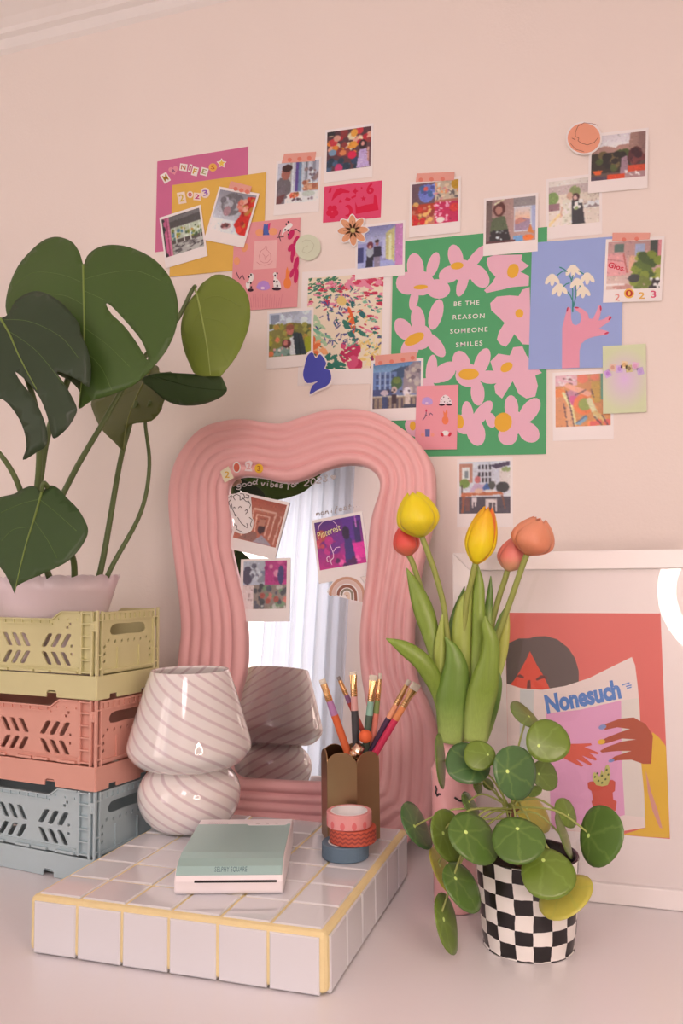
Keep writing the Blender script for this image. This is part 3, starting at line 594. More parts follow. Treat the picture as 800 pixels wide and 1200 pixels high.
ds.flat('petal_line', [q for i in range(8) for q in strokes([(413.3+3*cos(2*pi*i/8-.05), 270+3*sin(2*pi*i/8-.05)), (413.3+11*cos(2*pi*i/8-.05), 270+11*sin(2*pi*i/8-.05))], .5)], ink(150, 96, 76), .0003)
ds.flat('flower_eye', [ellp(413.3,270,3,3)], ink(196, 160, 100), .0004)
blob = [(360,417),(366,413),(370,420),(375,415),(382,425),(380,432),(386,434),(388,444),(383,452),(372,457),(363,462),(366,452),(372,447),(360,449),(355,440),(357,428)]
cx, cy = 371, 437
bs = sticker('indigo blue sticker of an abstract curling shape with a white edge', [(cx+(x-cx)*1.14, cy+(y-cy)*1.10) for x, y in blob], .0034, M_paper); bs.flat('blue_shape', [blob], ink(76, 76, 164), .0002, sm=3)

# ------------------------------------------------------------------ instant photos on the wall
K = (52, 46, 50)
p = Pic((150, 140, 120)); p.rect(0, 0, 1, .33, (88, 80, 80)).poly([(0, .0), (.5, .02), (1, .0), (1, .1), (0, .14)], (120, 112, 112)).rect(.2, .3, 1, .62, (190, 190, 168)).rect(.2, .62, 1, .72, (86, 74, 70)).rect(.22, .72, 1, 1, (176, 166, 160)).dabs(30, [(96, 86, 86), (210, 200, 190), (70, 62, 66)], .25, .74, 1, 1, (.03, .09), (.01, .02), (-30, 0))
p.dabs(40, [(120, 130, 60), (150, 150, 50), (70, 90, 60), (206, 150, 60), (90, 130, 150), (220, 220, 200)], .22, .36, 1, .64, (.02, .05)); [p.rect(u, .3, u+.025, .72, (226, 216, 206)) for u in (.3, .52, .68, .93)]; p.rect(.04, 0, .1, 1, (206, 96, 136)).rect(.1, 0, .13, 1, (150, 60, 90)).rect(.13, 0, .19, 1, (216, 120, 150)).rect(0, 0, .04, 1, (80, 80, 70)).dabs(10, [K], 0, 0, .04, 1)
photo('instant photo of a market stall with a pink pole, lowest on the yellow poster', [(186.4,255.3),(234.8,239.8),(243.3,299.7),(194.3,314.3)], .0026, p.soft())
p = Pic((186, 178, 186)); p.grad(0, 1, (150, 140, 150), (222, 216, 222)).ell(.42, .3, .28, .28, (122, 112, 116)).dabs(25, [(150, 140, 146), (186, 176, 182), (120, 110, 116)], .15, .1, .6, .5, (.05, .1)).ell(.34, .48, .1, .12, (176, 130, 136)).rect(0, .68, .62, 1, (228, 218, 222)).ell(.42, .84, .13, .07, (130, 66, 66), -15).dabs(8, [(90, 60, 66), (200, 150, 150)], .3, .78, .55, .9, (.015, .04)).poly([(.85, .05), (1, .05), (1, 1), (.82, 1), (.62, .78), (.75, .45)], (206, 40, 34)).dabs(16, [(226, 60, 44), (170, 30, 34), (190, 120, 50)], .74, .1, 1, .9, (.04, .08)).dabs(14, [(236, 140, 120), (226, 110, 96), (240, 170, 150)], .62, .16, .85, .42, (.04, .07))
cb = photo('instant photo of grey smoke and red flowers, taped onto the yellow poster', [(255.9,218.2),(304.9,227.1),(284.1,289.9),(239.9,281.4)], .0034, p.soft()); tape(cb, S4([(535,280),(682,318),(668,368),(520,330)]), S4([(570,335),(610,345),(650,355)]))
p = Pic((196, 190, 202)); [p.rect(u, 0, u+r*.05+.02, .72, c) for u, r, c in ((.3, .6, (176, 168, 160)), (.36, .2, (222, 216, 216)), (.44, 1, (98, 74, 140)), (.52, .8, (120, 140, 170)), (.6, .5, (206, 206, 214)), (.68, .6, (120, 126, 136)), (.75, .9, (216, 212, 222)), (.85, 1, (150, 146, 160)))]
p.dabs(20, [(150, 120, 120), (120, 100, 110), (230, 226, 230)], .7, .2, 1, .6, (.02, .06)).rect(.65, .55, 1, .72, (196, 130, 100)).dabs(10, [(170, 100, 80), (216, 160, 130)], .65, .5, 1, .7, (.03, .06)).rect(0, .74, 1, 1, (228, 218, 220)).ell(.15, .62, .2, .28, (110, 98, 102)).rect(0, .55, .2, 1, (112, 98, 104)).poly([(0, .82), (.22, .76), (.12, 1), (0, 1)], (108, 62, 62)).ell(.2, .25, .115, .17, (164, 98, 86)).ell(.23, .13, .13, .09, (66, 40, 40)).ell(.44, .82, .19, .09, (238, 226, 224)).ell(.43, .81, .12, .065, (220, 100, 70)).dabs(8, [(196, 60, 50), (150, 90, 50), (236, 150, 110)], .35, .76, .52, .86, (.02, .035)).ell(.78, .8, .16, .07, (196, 196, 186)).dabs(8, [(90, 70, 80), (150, 130, 140)], .35, .88, .9, .98, (.015, .04))
cc = photo('instant photo of a person in a grey top behind a plate of food', [(324,188.5),(374,184.5),(376,247),(320.2,253.4)], .0008, p.soft()); tape(cc, [(333,180.5),(370.5,178),(369,189),(330,191.5)], [(339.5,187.5),(351,186.5),(362.5,185.5)])
p = Pic((96, 60, 66)); p.dabs(40, [(190, 40, 56), (226, 130, 50), (230, 160, 140), (210, 60, 70), (236, 206, 170), (150, 60, 60)], 0, 0, 1, .6, (.04, .1)).dabs(14, [(56, 70, 96), (44, 60, 76), (70, 90, 116)], 0, .72, .7, 1, (.06, .1)).ell(.13, .54, .09, .08, (126, 150, 176)).ell(.37, .57, .08, .07, (222, 130, 80)).ell(.6, .4, .1, .09, (232, 150, 60)).ell(.62, .1, .08, .1, (236, 160, 70)).ell(.58, .65, .1, .1, (214, 36, 76)).ell(.28, .95, .09, .12, (206, 60, 110)).rect(0, 0, .18, .1, (52, 48, 52)).poly([(.75, .55), (.9, .52), (.98, 1), (.68, 1)], (186, 156, 196)).dabs(20, [(206, 180, 216), (166, 130, 176)], .74, .6, .92, 1, (.012, .02)).ell(.82, .42, .09, .12, (50, 34, 40)).ell(.82, .4, .04, .06, (206, 140, 130)).rect(.92, .5, .97, .85, (206, 150, 140))
photo('instant photo of a bright flower wall and a lilac dress, highest of all photos', [(381,152.6),(436.5,144.3),(437.2,207.2),(379.5,214.3)], .0008, p.soft())
p = Pic((156, 150, 196)); p.grad(0, .4, (136, 132, 180), (190, 186, 216)).rect(.84, 0, 1, 1, (198, 126, 176)).poly([(.62, .2), (.82, .05), (.82, .95), (.62, .8)], (206, 190, 130)).rect(.7, .25, .75, .9, (232, 222, 180)).rect(.56, .3, .62, .8, (196, 190, 226)).rect(0, .5, .14, 1, (60, 62, 110)).rect(.14, .5, .2, .9, (150, 150, 200)).rect(0, .86, .8, 1, (166, 166, 214)).poly([(.22, .6), (.34, .58), (.36, .75), (.34, 1), (.18, 1)], (46, 44, 60)).ell(.27, .62, .085, .13, (170, 170, 180)).ell(.28, .46, .07, .09, (110, 44, 60)).ell(.28, .5, .035, .04, (206, 150, 140)).poly([(.36, .5), (.52, .5), (.54, .75), (.36, .75)], (52, 48, 66)).rect(.38, .75, .5, 1, (146, 130, 150)).ell(.43, .42, .045, .07, (170, 110, 104)).ell(.43, .37, .05, .04, (60, 40, 44))
photo('instant photo of two people in a lilac hall, half under the daisy sticker', [(418,264.5),(473.1,257.8),(475.6,322.4),(414.7,327.9)], .0018, p.soft())
p = Pic((190, 110, 90)); p.rect(0, 0, .5, .5, (110, 80, 90)).ell(.32, .25, .18, .22, (112, 120, 190)).dabs(10, [(150, 160, 220), (80, 80, 150), (70, 100, 150)], .18, .05, .48, .42, (.03, .06)).ell(.3, .14, .05, .05, (216, 90, 80)).rect(.5, 0, 1, .45, (206, 180, 156)).dabs(30, [(236, 200, 170), (236, 150, 100), (220, 140, 140), (110, 100, 100), (240, 220, 200)], .5, .05, 1, .42, (.03, .07), (.015, .03)).ell(.95, .1, .1, .12, (206, 150, 40)).rect(0, .5, .5, .72, (180, 60, 40)).dabs(24, [(206, 60, 46), (150, 60, 50), (196, 110, 90), (226, 170, 100)], 0, .5, .5, 1, (.03, .07)).dabs(8, [(206, 40, 46), (170, 160, 60)], 0, .82, .25, 1, (.05, .07)).rect(.5, .5, 1, 1, (200, 40, 86)).dabs(30, [(236, 150, 176), (240, 190, 200)], .5, .5, .85, .95, (.015, .03)).ell(.92, .65, .1, .1, (220, 60, 56)).ell(.62, .92, .09, .07, (236, 216, 200))
cf = photo('instant photo of a jumble of bright patterned fabrics, taped above the green poster', [(480.7,213),(538,207),(541,271.3),(478.8,279)], .0016, p.soft()); tape(cf, [(488.5,203.5),(532.5,201.5),(532,211.5),(487,213.5)], [(493,211),(505.5,210.5),(518.5,210)])
p = Pic((180, 140, 132)); p.rect(0, 0, .12, 1, (120, 96, 92)).rect(.55, 0, 1, .2, (150, 136, 136)).rect(.57, .2, .95, .78, (206, 200, 210)).grad(.22, .5, (216, 196, 196), (232, 180, 150), .59, .9).poly([(.58, .55), (.72, .46), (.9, .52), (.9, .76), (.58, .76)], (160, 130, 150)).poly([(.58, .52), (.7, .45), (.84, .54), (.6, .62)], (196, 130, 116)).rect(.92, .2, 1, .78, (170, 170, 200)).poly([(.12, .42), (.38, .38), (.46, .72), (.08, .75)], (92, 100, 72)).poly([(.1, .72), (.45, .7), (.52, 1), (.06, 1)], (40, 36, 40)).ell(.27, .22, .12, .17, (96, 50, 46)).ell(.26, .25, .07, .1, (190, 130, 116)).dabs(10, [(220, 220, 220), (120, 120, 120)], .22, .72, .42, .95, (.015, .03)).line(.18, .1, .36, 0, .035, (244, 226, 190)).rect(.55, .86, .75, 1, (110, 150, 190)).poly([(.84, .8), (.9, .62), (.97, .85)], (206, 120, 60)).ell(.86, .93, .1, .07, (232, 110, 40)).rect(0, .95, .6, 1, (96, 56, 56))
photo('instant photo of a woman in a green dress beside a window, above the pink flowers', [(566,232),(629,226.5),(631.2,293.5),(566.8,300.8)], .0024, p.soft())
p = Pic((228, 208, 196)); p.rect(0, 0, 1, .12, (236, 216, 206)).rect(0, .12, 1, .32, (206, 180, 176)).rect(.15, .32, 1, .58, (230, 206, 190)).dabs(14, [(196, 170, 160)], .65, .36, 1, .55, (.015, .02)).ell(.08, .38, .12, .14, (130, 150, 90)).ell(.52, .28, .11, .13, (140, 146, 96)).rect(0, .5, .22, .65, (150, 110, 116)).rect(.7, .55, 1, .66, (150, 130, 130)).dabs(8, [(90, 80, 84), (236, 226, 226)], .7, .55, 1, .64, (.03, .05)).rect(0, .68, 1, 1, (230, 206, 192)).line(0, .98, .22, .75, .05, (240, 200, 150)).poly([(.28, .44), (.44, .42), (.46, 1), (.26, 1)], (222, 206, 190)).dabs(14, [(190, 180, 160), (236, 226, 216)], .28, .45, .45, .95, (.015, .03)).ell(.42, .36, .06, .08, (206, 160, 140)).poly([(.46, .46), (.66, .48), (.72, 1), (.46, 1)], (58, 56, 60)).ell(.54, .4, .07, .09, (80, 50, 50)).ell(.53, .41, .04, .05, (216, 170, 160)).dabs(8, [(150, 160, 110), (240, 236, 226)], .46, .5, .64, .66, (.03, .05)).line(.26, .6, .24, .8, .03, (206, 160, 140))
photo('instant photo of two people with bouquets in a sunny square', [(640.6,208.6),(702.5,204),(707.7,272.2),(639.2,282.5)], .0008, p.soft())
p = Pic((96, 76, 70)); p.grad(0, .32, (226, 206, 210), (236, 220, 220)).poly([(0, .3), (.25, .24), (.45, .3), (.5, .25), (.7, .25), (1, .3), (1, .42), (0, .42)], (176, 130, 120)).poly([(.72, 0), (1, 0), (1, .6), (.7, .55), (.7, .2)], (166, 124, 114)).rect(.86, 0, 1, .55, (150, 110, 104)).rect(0, .4, .72, .85, (62, 52, 46)).dabs(14, [(80, 86, 50), (50, 44, 42), (110, 90, 60)], .05, .42, .65, .8, (.05, .1)).ell(.82, .52, .14, .2, (92, 50, 52)).dabs(8, [(120, 60, 60), (70, 40, 46)], .72, .4, .95, .65, (.04, .08)).poly([(.56, .55), (.66, .5), (.72, .9), (.54, .92)], (150, 116, 126)).poly([(.02, .78), (.22, .78), (.17, .88), (.08, .88)], (226, 96, 50)).rect(.3, .9, .62, 1, (206, 70, 40)).rect(.68, .72, 1, .86, (206, 76, 50)).rect(.62, .86, 1, 1, (170, 130, 130)).dabs(6, [(230, 210, 206)], .6, .8, .95, .95, (.03, .06), (.01, .02)).rect(0, .92, .3, 1, (80, 66, 80))
photo('instant photo of a dusky terrace with orange drinks, under the moon sticker', [(688.8,158),(757.8,149.4),(760.4,220.3),(690.2,226.2)], .0022, p.soft())
p = Pic((206, 160, 150)); p.rect(0, 0, 1, .3, (196, 146, 140)).rect(.12, .05, .3, .22, (90, 110, 100)).rect(.52, .06, .7, .3, (170, 176, 206)).rect(.8, 0, 1, .4, (70, 76, 70)).rect(.93, 0, 1, .4, (226, 140, 146)).poly([(0, .24), (.3, .26), (.36, .35), (.36, .7), (0, .72)], (222, 150, 150)).line(.3, .26, .38, .65, .03, (186, 96, 90)).line(.0, .36, .3, .42, .02, (190, 110, 110)).rect(0, .72, 1, 1, (206, 170, 160)).rect(.42, .3, .52, .62, (230, 170, 140)).dabs(40, [(130, 140, 50), (90, 110, 44), (160, 160, 70), (70, 90, 40)], .52, .28, 1, .95, (.05, .1)).ell(.52, .78, .11, .09, (58, 60, 56)).rect(.8, .8, 1, 1, (50, 46, 46)).dabs(10, [(236, 226, 220)], .8, .8, 1, 1, (.025, .035)).dabs(8, [(110, 120, 50)], .6, .75, .85, 1, (.05, .07)).ell(.3, .95, .18, .06, (186, 130, 120)).rect(0, .88, .35, .92, (232, 206, 200))
cj = photo('instant photo of a pink bag and a leafy plant, with year stickers along its foot', [(706.4,279.9),(774.4,277.7),(779,351.6),(709.6,355.3)], .0030, p.soft())
J6 = zm(700, 265, .10625); cj.text('lettering', 'Glos.', J6([(108,455)])[0], J6([(295,500)])[0], 7, ink(206, 36, 60), .0004, offset=.02); tape(cj, J6([(165,75),(580,75),(572,148),(160,170)]), J6([(290,150),(430,142)]))
for ch, x, y, wd, hh, rot, ic, shp, pcol in (('2', 218, 785, 75, 105, 5, (222, 140, 130), None, (240, 216, 212)), ('0', 347, 742, 110, 106, 0, (196, 60, 50), 'r', (236, 180, 80)), ('2', 485, 765, 90, 100, 0, (226, 166, 70), None, (240, 222, 216)), ('3', 615, 752, 80, 110, 0, (214, 80, 110), None, (240, 220, 216))):
    (X, Y), = J6([(x, y)]); q = .10625; stick(cj, ch, X, Y, wd*q, hh*q, rot, ic, ellp(X, Y, 6, 5.8) if shp else None, pcol, .72)
p = Pic((120, 120, 60)); p.rect(0, 0, 1, .4, (196, 196, 210)).rect(.03, .04, .25, .3, (136, 140, 160)).dabs(14, [(226, 226, 232), (180, 180, 196)], .2, .0, 1, .3, (.05, .1)).poly([(0, .42), (.3, .3), (.5, .24), (.75, .28), (1, .42), (1, 1), (0, 1)], (126, 116, 56)).dabs(50, [(150, 140, 50), (96, 96, 50), (176, 130, 60), (80, 90, 46), (160, 150, 70)], 0, .3, 1, .85, (.03, .08)).rect(.85, .6, 1, .95, (150, 150, 40)).poly([(.55, .48), (.78, .5), (.9, 1), (.6, 1)], (48, 58, 66)).line(.7, .5, .75, 1, .015, (30, 36, 44)).poly([(.5, .6), (.58, .56), (.64, 1), (.5, 1)], (214, 206, 206)).ell(.5, .42, .085, .11, (200, 110, 96)).ell(.5, .35, .1, .06, (150, 80, 60)).ell(.42, .72, .11, .1, (90, 40, 46)).ell(.4, .7, .06, .06, (206, 120, 110)).poly([(.12, .85), (.3, .78), (.5, .85), (.5, 1), (.1, 1)], (130, 150, 140)).ell(.2, .62, .06, .06, (220, 120, 80)).ell(.05, .93, .07, .06, (206, 110, 70)).dabs(8, [(206, 150, 150), (90, 110, 100), (220, 200, 190)], .05, .8, .5, 1, (.02, .05))
photo('instant photo of two hikers on a grassy hillside, beside the indigo sticker', [(313.8,364.8),(367.5,359.5),(366.3,428.6),(311.8,432.5)], .0020, p.soft())
p = Pic((110, 120, 160)); p.grad(0, .25, (90, 130, 180), (150, 180, 210)).poly([(.25, .25), (.55, .12), (.75, .08), (.7, .35), (.3, .35)], (60, 80, 110)).rect(0, .2, .5, .62, (110, 130, 180)); [p.rect(.06+i*.11, .26+j*.13, .12+i*.11, .34+j*.13, (70, 84, 130)) for i in range(4) for j in range(3)]; [p.rect(.14+i*.11, .2, .16+i*.11, .6, (180, 190, 216)) for i in range(3)]
p.poly([(.66, .18), (.85, 0), (1, .02), (1, .7), (.62, .7)], (150, 130, 136)).dabs(24, [(176, 156, 156), (116, 100, 110), (190, 170, 160)], .68, .1, 1, .66, (.03, .06)).ell(.5, .45, .12, .14, (70, 96, 60)).ell(.5, .4, .08, .07, (110, 126, 60)).rect(0, .58, .4, .72, (70, 76, 120)).rect(0, .72, 1, 1, (150, 126, 110)); [p.rect(i*.1, .78, i*.1+.04, 1, (86, 70, 80)) for i in range(10)]; p.rect(0, .72, 1, .76, (206, 186, 170)).rect(.2, .74, .32, 1, (64, 72, 110)).ell(.25, .66, .09, .06, (206, 180, 190)).rect(.4, .7, .5, .9, (60, 40, 50)).ell(.45, .6, .06, .08, (206, 170, 160)).ell(.72, .65, .08, .1, (226, 206, 216)).rect(.68, .7, .78, .95, (206, 180, 170)).rect(.66, .92, 1, 1, (60, 60, 76)).dabs(6, [(60, 50, 60)], .3, .58, .8, .66, (.02, .03))
cl = photo('instant photo of people before a blue city terrace, taped above the mirror frame', [(434.4,422.5),(496,419.4),(495,491.5),(433.5,494)], .0024, p.soft()); L6 = zm(430, 405, .0875); tape(cl, L6([(110,135),(665,85),(660,205),(105,270)]), L6([(180,235),(330,215),(480,190),(610,165)]))
p = Pic((206, 130, 70)); p.rect(0, 0, .4, .2, (226, 170, 176)).dabs(14, [(110, 60, 60), (236, 210, 206)], .05, .02, .38, .18, (.025, .04), (.012, .018), (0, 20)).ell(.5, .08, .1, .09, (232, 110, 76)).ell(.72, .06, .08, .06, (236, 120, 80)).rect(.82, 0, 1, .5, (90, 150, 126)).rect(.66, .15, .82, .55, (196, 146, 50)).rect(.88, .25, 1, .75, (206, 40, 70)).ell(.08, .35, .12, .1, (226, 120, 40)).rect(0, .42, .2, 1, (206, 130, 80)).rect(.2, .6, .35, 1, (210, 150, 110)).ell(.3, .42, .14, .13, (190, 120, 140)).ell(.32, .5, .1, .1, (206, 80, 130)).ell(.52, .58, .19, .2, (226, 110, 50)).ell(.54, .58, .12, .12, (140, 150, 60)).line(.22, .2, .6, .38, .1, (236, 160, 130)).line(.15, .35, .3, .65, .06, (222, 200, 140)).line(.3, .65, .36, .95, .06, (216, 190, 130)).line(.62, .5, .72, .75, .1, (222, 206, 160)).line(.72, .75, .95, .95, .08, (216, 176, 110)).line(.72, .8, .8, 1, .05, (206, 186, 130)).poly([(.35, .95), (.55, .78), (.6, .85), (.45, .98)], (120, 150, 170)).line(.38, .93, .56, .8, .02, (60, 80, 110)).dabs(6, [(220, 90, 80), (236, 130, 70)], .48, .88, .98, 1, (.04, .07)); [p.line(a, b_, c, d, .018, (70, 44, 50)) for a, b_, c, d in ((.2, .3, .3, .75), (.3, .75, .34, 1), (.36, .4, .55, .3), (.15, .55, .22, 1), (.66, .3, .7, .45), (.7, .82, .85, 1), (.85, .8, .95, 1))]
photo('instant photo of swirling orange and green painted shapes, under the pale green card', [(645,437),(717.5,433),(719.3,514.3),(650,516.8)], .0008, p.soft())
p = Pic((214, 206, 214)); p.rect(0, 0, 1, .12, (226, 222, 232)).rect(0, .04, .26, .4, (190, 130, 110)).rect(.05, .1, .2, .34, (230, 222, 218)).rect(.1, .18, .17, .32, (130, 136, 140)); [p.rect(.37+i*.07, v, .42+i*.07, v+.09, (60, 56, 66)) for i in range(4) for v in (.06, .2, .31)]
p.poly([(.6, .08), (1, 0), (1, .08), (.72, .14)], (72, 60, 84)).rect(.8, .15, 1, .55, (226, 206, 200)).ell(.92, .16, .09, .05, (150, 160, 110)).ell(.1, .42, .1, .09, (120, 140, 70)).rect(.04, .45, .07, .68, (90, 80, 70)).rect(0, .68, 1, 1, (86, 76, 84)).ell(.85, .5, .13, .1, (62, 62, 64)).ell(.64, .46, .07, .08, (86, 84, 80)).poly([(.2, .58), (.3, .42), (.48, .45), (.52, .6)], (200, 166, 190)).ell(.36, .35, .06, .07, (206, 110, 110)).poly([(.46, .5), (.55, .4), (.62, .58), (.5, .6)], (70, 96, 150)).poly([(.05, .6), (.8, .58), (.88, .64), (.02, .67)], (196, 110, 76)).ell(.38, .57, .08, .05, (226, 180, 160)).ell(.6, .57, .12, .03, (232, 214, 210)).poly([(.05, .67), (.12, .67), (.08, 1), (.04, 1)], (150, 86, 66)).line(.84, .66, .9, .9, .03, (130, 80, 66)).rect(.52, .72, .74, .8, (228, 206, 202)); [p.rect(u, .76, u+.03, v, (224, 200, 198)) for u, v in ((.52, .92), (.56, .9), (.64, .97), (.71, .97), (.25, .9), (.3, .86))]; p.rect(.24, .7, .34, .78, (216, 196, 196)).rect(.12, .7, .2, .95, (120, 80, 76))
photo('instant photo of a wooden garden table with a white dog, behind the middle tulip', [(535,537.5),(599.8,536),(601.7,617.5),(535.6,618.4)], .0006, p.soft())

# ------------------------------------------------------------------ on the mirror
def mplane(off): return (P0 + MN*off, MN)
MP = mplane(GZ)
p = Pic((178, 96, 76)); p.grad(0, .3, (176, 86, 70), (190, 110, 90)); [p.line(a, b_, c, d, .03, (226, 170, 150)) for a, b_, c, d in ((.3, .24, .82, .24), (.3, .24, .34, .85), (.82, .24, .8, .85), (.4, .36, .7, .36), (.4, .36, .44, .75), (.7, .36, .68, .8), (.0, .8, .3, .6), (.95, .3, .92, .95), (.12, .2, .16, .9), (.2, .2, .23, .85))]
p.dabs(8, [(120, 60, 56)], .48, .42, .62, .56, (.03, .05), (.01, .015), (0, 10)).ell(.58, .66, .08, .12, (70, 36, 40)).poly([(.1, 1), (.3, .78), (.5, .76), (.55, 1)], (140, 90, 80)).poly([(.45, 1), (.62, .8), (.85, .95), (.9, 1)], (160, 140, 150)).rect(.48, .44, .62, .6, (186, 120, 100))
co = photo('instant photo of a terracotta arched corridor, topmost on the mirror glass', [(282.5,575.5),(338.8,590),(322.5,655),(268.8,644)], .0012, p.soft(), MP, 'instant photos on the mirror')
p = Pic((206, 176, 172)); p.rect(0, 0, .5, .5, (190, 186, 196)).ell(.1, .3, .12, .2, (90, 80, 96)).rect(.2, .2, .5, .32, (130, 130, 150)).dabs(12, [(150, 146, 156), (110, 106, 120), (206, 200, 206)], .15, .1, .5, .5, (.04, .08)).rect(.5, 0, 1, .5, (196, 60, 130)).dabs(10, [(220, 90, 150), (160, 40, 110), (230, 140, 170)], .5, 0, 1, .45, (.03, .08)).ell(.87, .3, .07, .2, (70, 60, 110)).rect(.25, .5, 1, 1, (146, 126, 116)).dabs(36, [(120, 140, 110), (176, 86, 76), (96, 90, 100), (190, 180, 170), (80, 76, 80), (206, 120, 110)], .28, .52, 1, 1, (.03, .07)).rect(0, .52, .25, 1, (222, 194, 190)).dabs(5, [(180, 150, 150)], .1, .6, .22, .95, (.02, .03))
photo('instant photo collage of magenta and grey scenes, lower on the mirror glass', [(278.8,655.3),(338.8,653.8),(340.5,728),(283.5,729)], .0006, p.soft(), MP, 'instant photos on the mirror', (.06, .04, .07, .2))
p = Pic((150, 40, 130)); p.grad(0, 1, (90, 40, 130), (200, 40, 130)).dabs(14, [(206, 50, 136), (176, 36, 120), (120, 40, 136)], .1, .35, .55, 1, (.07, .14)).rect(.6, .0, .95, .5, (96, 44, 140)).rect(.74, .55, 1, .88, (226, 50, 150)).rect(.82, .1, .95, .55, (60, 40, 100)).poly([(.6, .42), (.74, .4), (.8, 1), (.56, 1)], (64, 44, 110)).ell(.65, .32, .08, .14, (46, 26, 60)).ell(.12, .3, .1, .12, (190, 80, 70)).dabs(5, [(210, 70, 90)], 0, .25, .2, .6, (.04, .07)).dabs(8, [(80, 30, 80), (230, 90, 160)], .3, .85, 1, 1, (.04, .07)).rect(.86, 0, .9, .25, (220, 120, 200))
cq = photo('instant photo of magenta neon writing and a person in purple, on the mirror', [(364.5,609.5),(426.3,598.8),(432,673.8),(374.3,684.3)], .0006, p.soft(), MP, 'instant photos on the mirror')
Q7 = zm(355, 580, .11875)
NEON = ink(250, 226, 150); NEP = ink(250, 190, 210)
cq.flat('neon_ring', strokes(Q7([(150,350),(155,310),(190,270),(240,248),(290,255),(325,285),(340,310)]), .7), NEP, .0003)
cq.text('lettering', 'Pinterest', Q7([(150,440)])[0], Q7([(378,345)])[0], 8.5, NEON, .0004, shear=.25)
cq.flat('neon_line', strokes(Q7([(265,490),(285,540),(300,580),(300,620),(270,650),(240,660),(235,620),(260,600),(270,650),(285,690)]), .9) + strokes(Q7([(300,560),(325,520),(365,515)]), .9), NEP, .0003)
# bust drawing and rainbow stickers
bz = zm(260, 565, .14173)
bust = sticker('white sticker with a line drawing of a curly-haired head on the mirror', bz([(50,110),(110,95),(150,82),(200,85),(235,110),(245,200),(248,290),(262,320),(245,400),(180,428),(120,415),(85,385),(105,330),(75,270),(45,170)]), .0022, M_paper, MP)
bust.flat('drawing', [q for P in ([(55,130),(80,110),(75,145),(55,165),(60,190)], [(110,150),(90,120),(120,100),(150,115),(150,150)], [(150,150),(190,130),(180,100),(150,95)], [(200,105),(225,110),(220,135),(195,130)], [(80,180),(85,220),(110,270),(120,285)], [(135,215),(150,200),(165,212)], [(92,215),(105,205),(108,218)], [(105,265),(110,280),(125,272)], [(130,290),(160,340),(210,380)], [(190,240),(205,225),(212,245),(195,265)], [(100,320),(100,350),(125,360),(120,390),(150,405),(175,415)], [(225,290),(250,310),(235,350),(245,375)], [(205,340),(215,375)], [(215,150),(238,190),(228,215)], [(65,190),(75,220)], [(170,130),(200,160),(230,165)]) for q in strokes(bz(P), .75)], ink(60, 50, 56), .0002)
rz = zm(355, 580, .11875)
rb = sticker('brown and cream rainbow sticker under the neon photo on the mirror', rz([(245,975),(265,905),(320,820),(390,775),(450,765),(520,780),(570,820),(605,880),(625,960),(598,1062),(420,1020)]), .0014, M_paper, MP)
def arch(cx, cy, r0, r1, base):
    o = [(cx-r1-5, cy-2), *[(cx+r1*cos(a), cy-r1*1.0*sin(a)) for a in (pi-pi*i/14 for i in range(15))], (cx+r1+3, cy+base), (cx+r0+2, cy+base*.92), *[(cx+r0*cos(a), cy-r0*sin(a)) for a in (pi*i/14 for i in range(15))], (cx-r0-4, cy-2+base*.2)]
    return o
for r0, r1, c in ((150, 178, (206, 150, 126)), (112, 148, (222, 182, 172)), (72, 100, (150, 92, 76)), (42, 64, (146, 128, 112)), (0.1, 30, (226, 190, 172))): rb.flat('arch', [rz(arch(432, 985, r0, r1, 45+r0*.22))], ink(*c), .0002)
rb.flat('heart', [rz(heartp(432, 998, 13, 8))], ink(176, 116, 104), .0003)
# pen writing on the glass
SG = {'g': [[(.8,.9),(.4,1),(.1,.6),(.3,.1),(.75,.4),(.8,.9),(.8,-.3),(.4,-.6),(.0,-.4)]], 'o': [[(.5,1),(.1,.6),(.3,.05),(.7,.1),(.85,.6),(.5,1)]], 'd': [[(.75,.8),(.3,.95),(.05,.4),(.35,.0),(.75,.4)], [(.85,1.8),(.75,.4),(.95,0)]],
      'v': [[(.05,1),(.35,0),(.75,1)]], 'i': [[(.4,1),(.45,0)], [(.45,1.4),(.5,1.5)]], 'b': [[(.2,1.8),(.15,.0),(.6,.0),(.8,.5),(.5,.9),(.2,.6)]], 'e': [[(.15,.5),(.75,.6),(.5,1),(.15,.7),(.2,.1),(.8,.15)]], 's': [[(.75,.9),(.3,1),(.25,.6),(.7,.4),(.6,.0),(.1,.1)]],
      'f': [[(.7,1.8),(.4,1.7),(.35,.5),(.3,-.6)], [(.1,.9),(.7,1)]], 'r': [[(.15,1),(.25,0)], [(.22,.6),(.5,1),(.8,.9)]], 'm': [[(.05,.9),(.1,0)], [(.1,.7),(.3,1),(.42,0)], [(.42,.7),(.65,1),(.85,0)]], 'a': [[(.75,.9),(.3,.95),(.1,.4),(.4,0),(.75,.6),(.85,0)]], 'n': [[(.1,1),(.15,0)], [(.15,.6),(.5,1),(.75,0)]], 't': [[(.45,1.6),(.4,.1),(.7,0)], [(.1,1),(.8,1.05)]],
      '2': [[(.05,1.3),(.4,1.7),(.75,1.3),(.4,.6),(.05,0),(.8,.05)]], '0': [[(.45,1.7),(.1,1),(.3,0),(.7,.3),(.8,1.2),(.45,1.7)]], '3': [[(.1,1.6),(.6,1.7),(.7,1.3),(.35,.95),(.75,.6),(.6,.05),(.1,.1)]], '.': [[(.4,0),(.5,.1)]]}
M_pen = mat('paint_pen', A(180, 160, 156), .7)
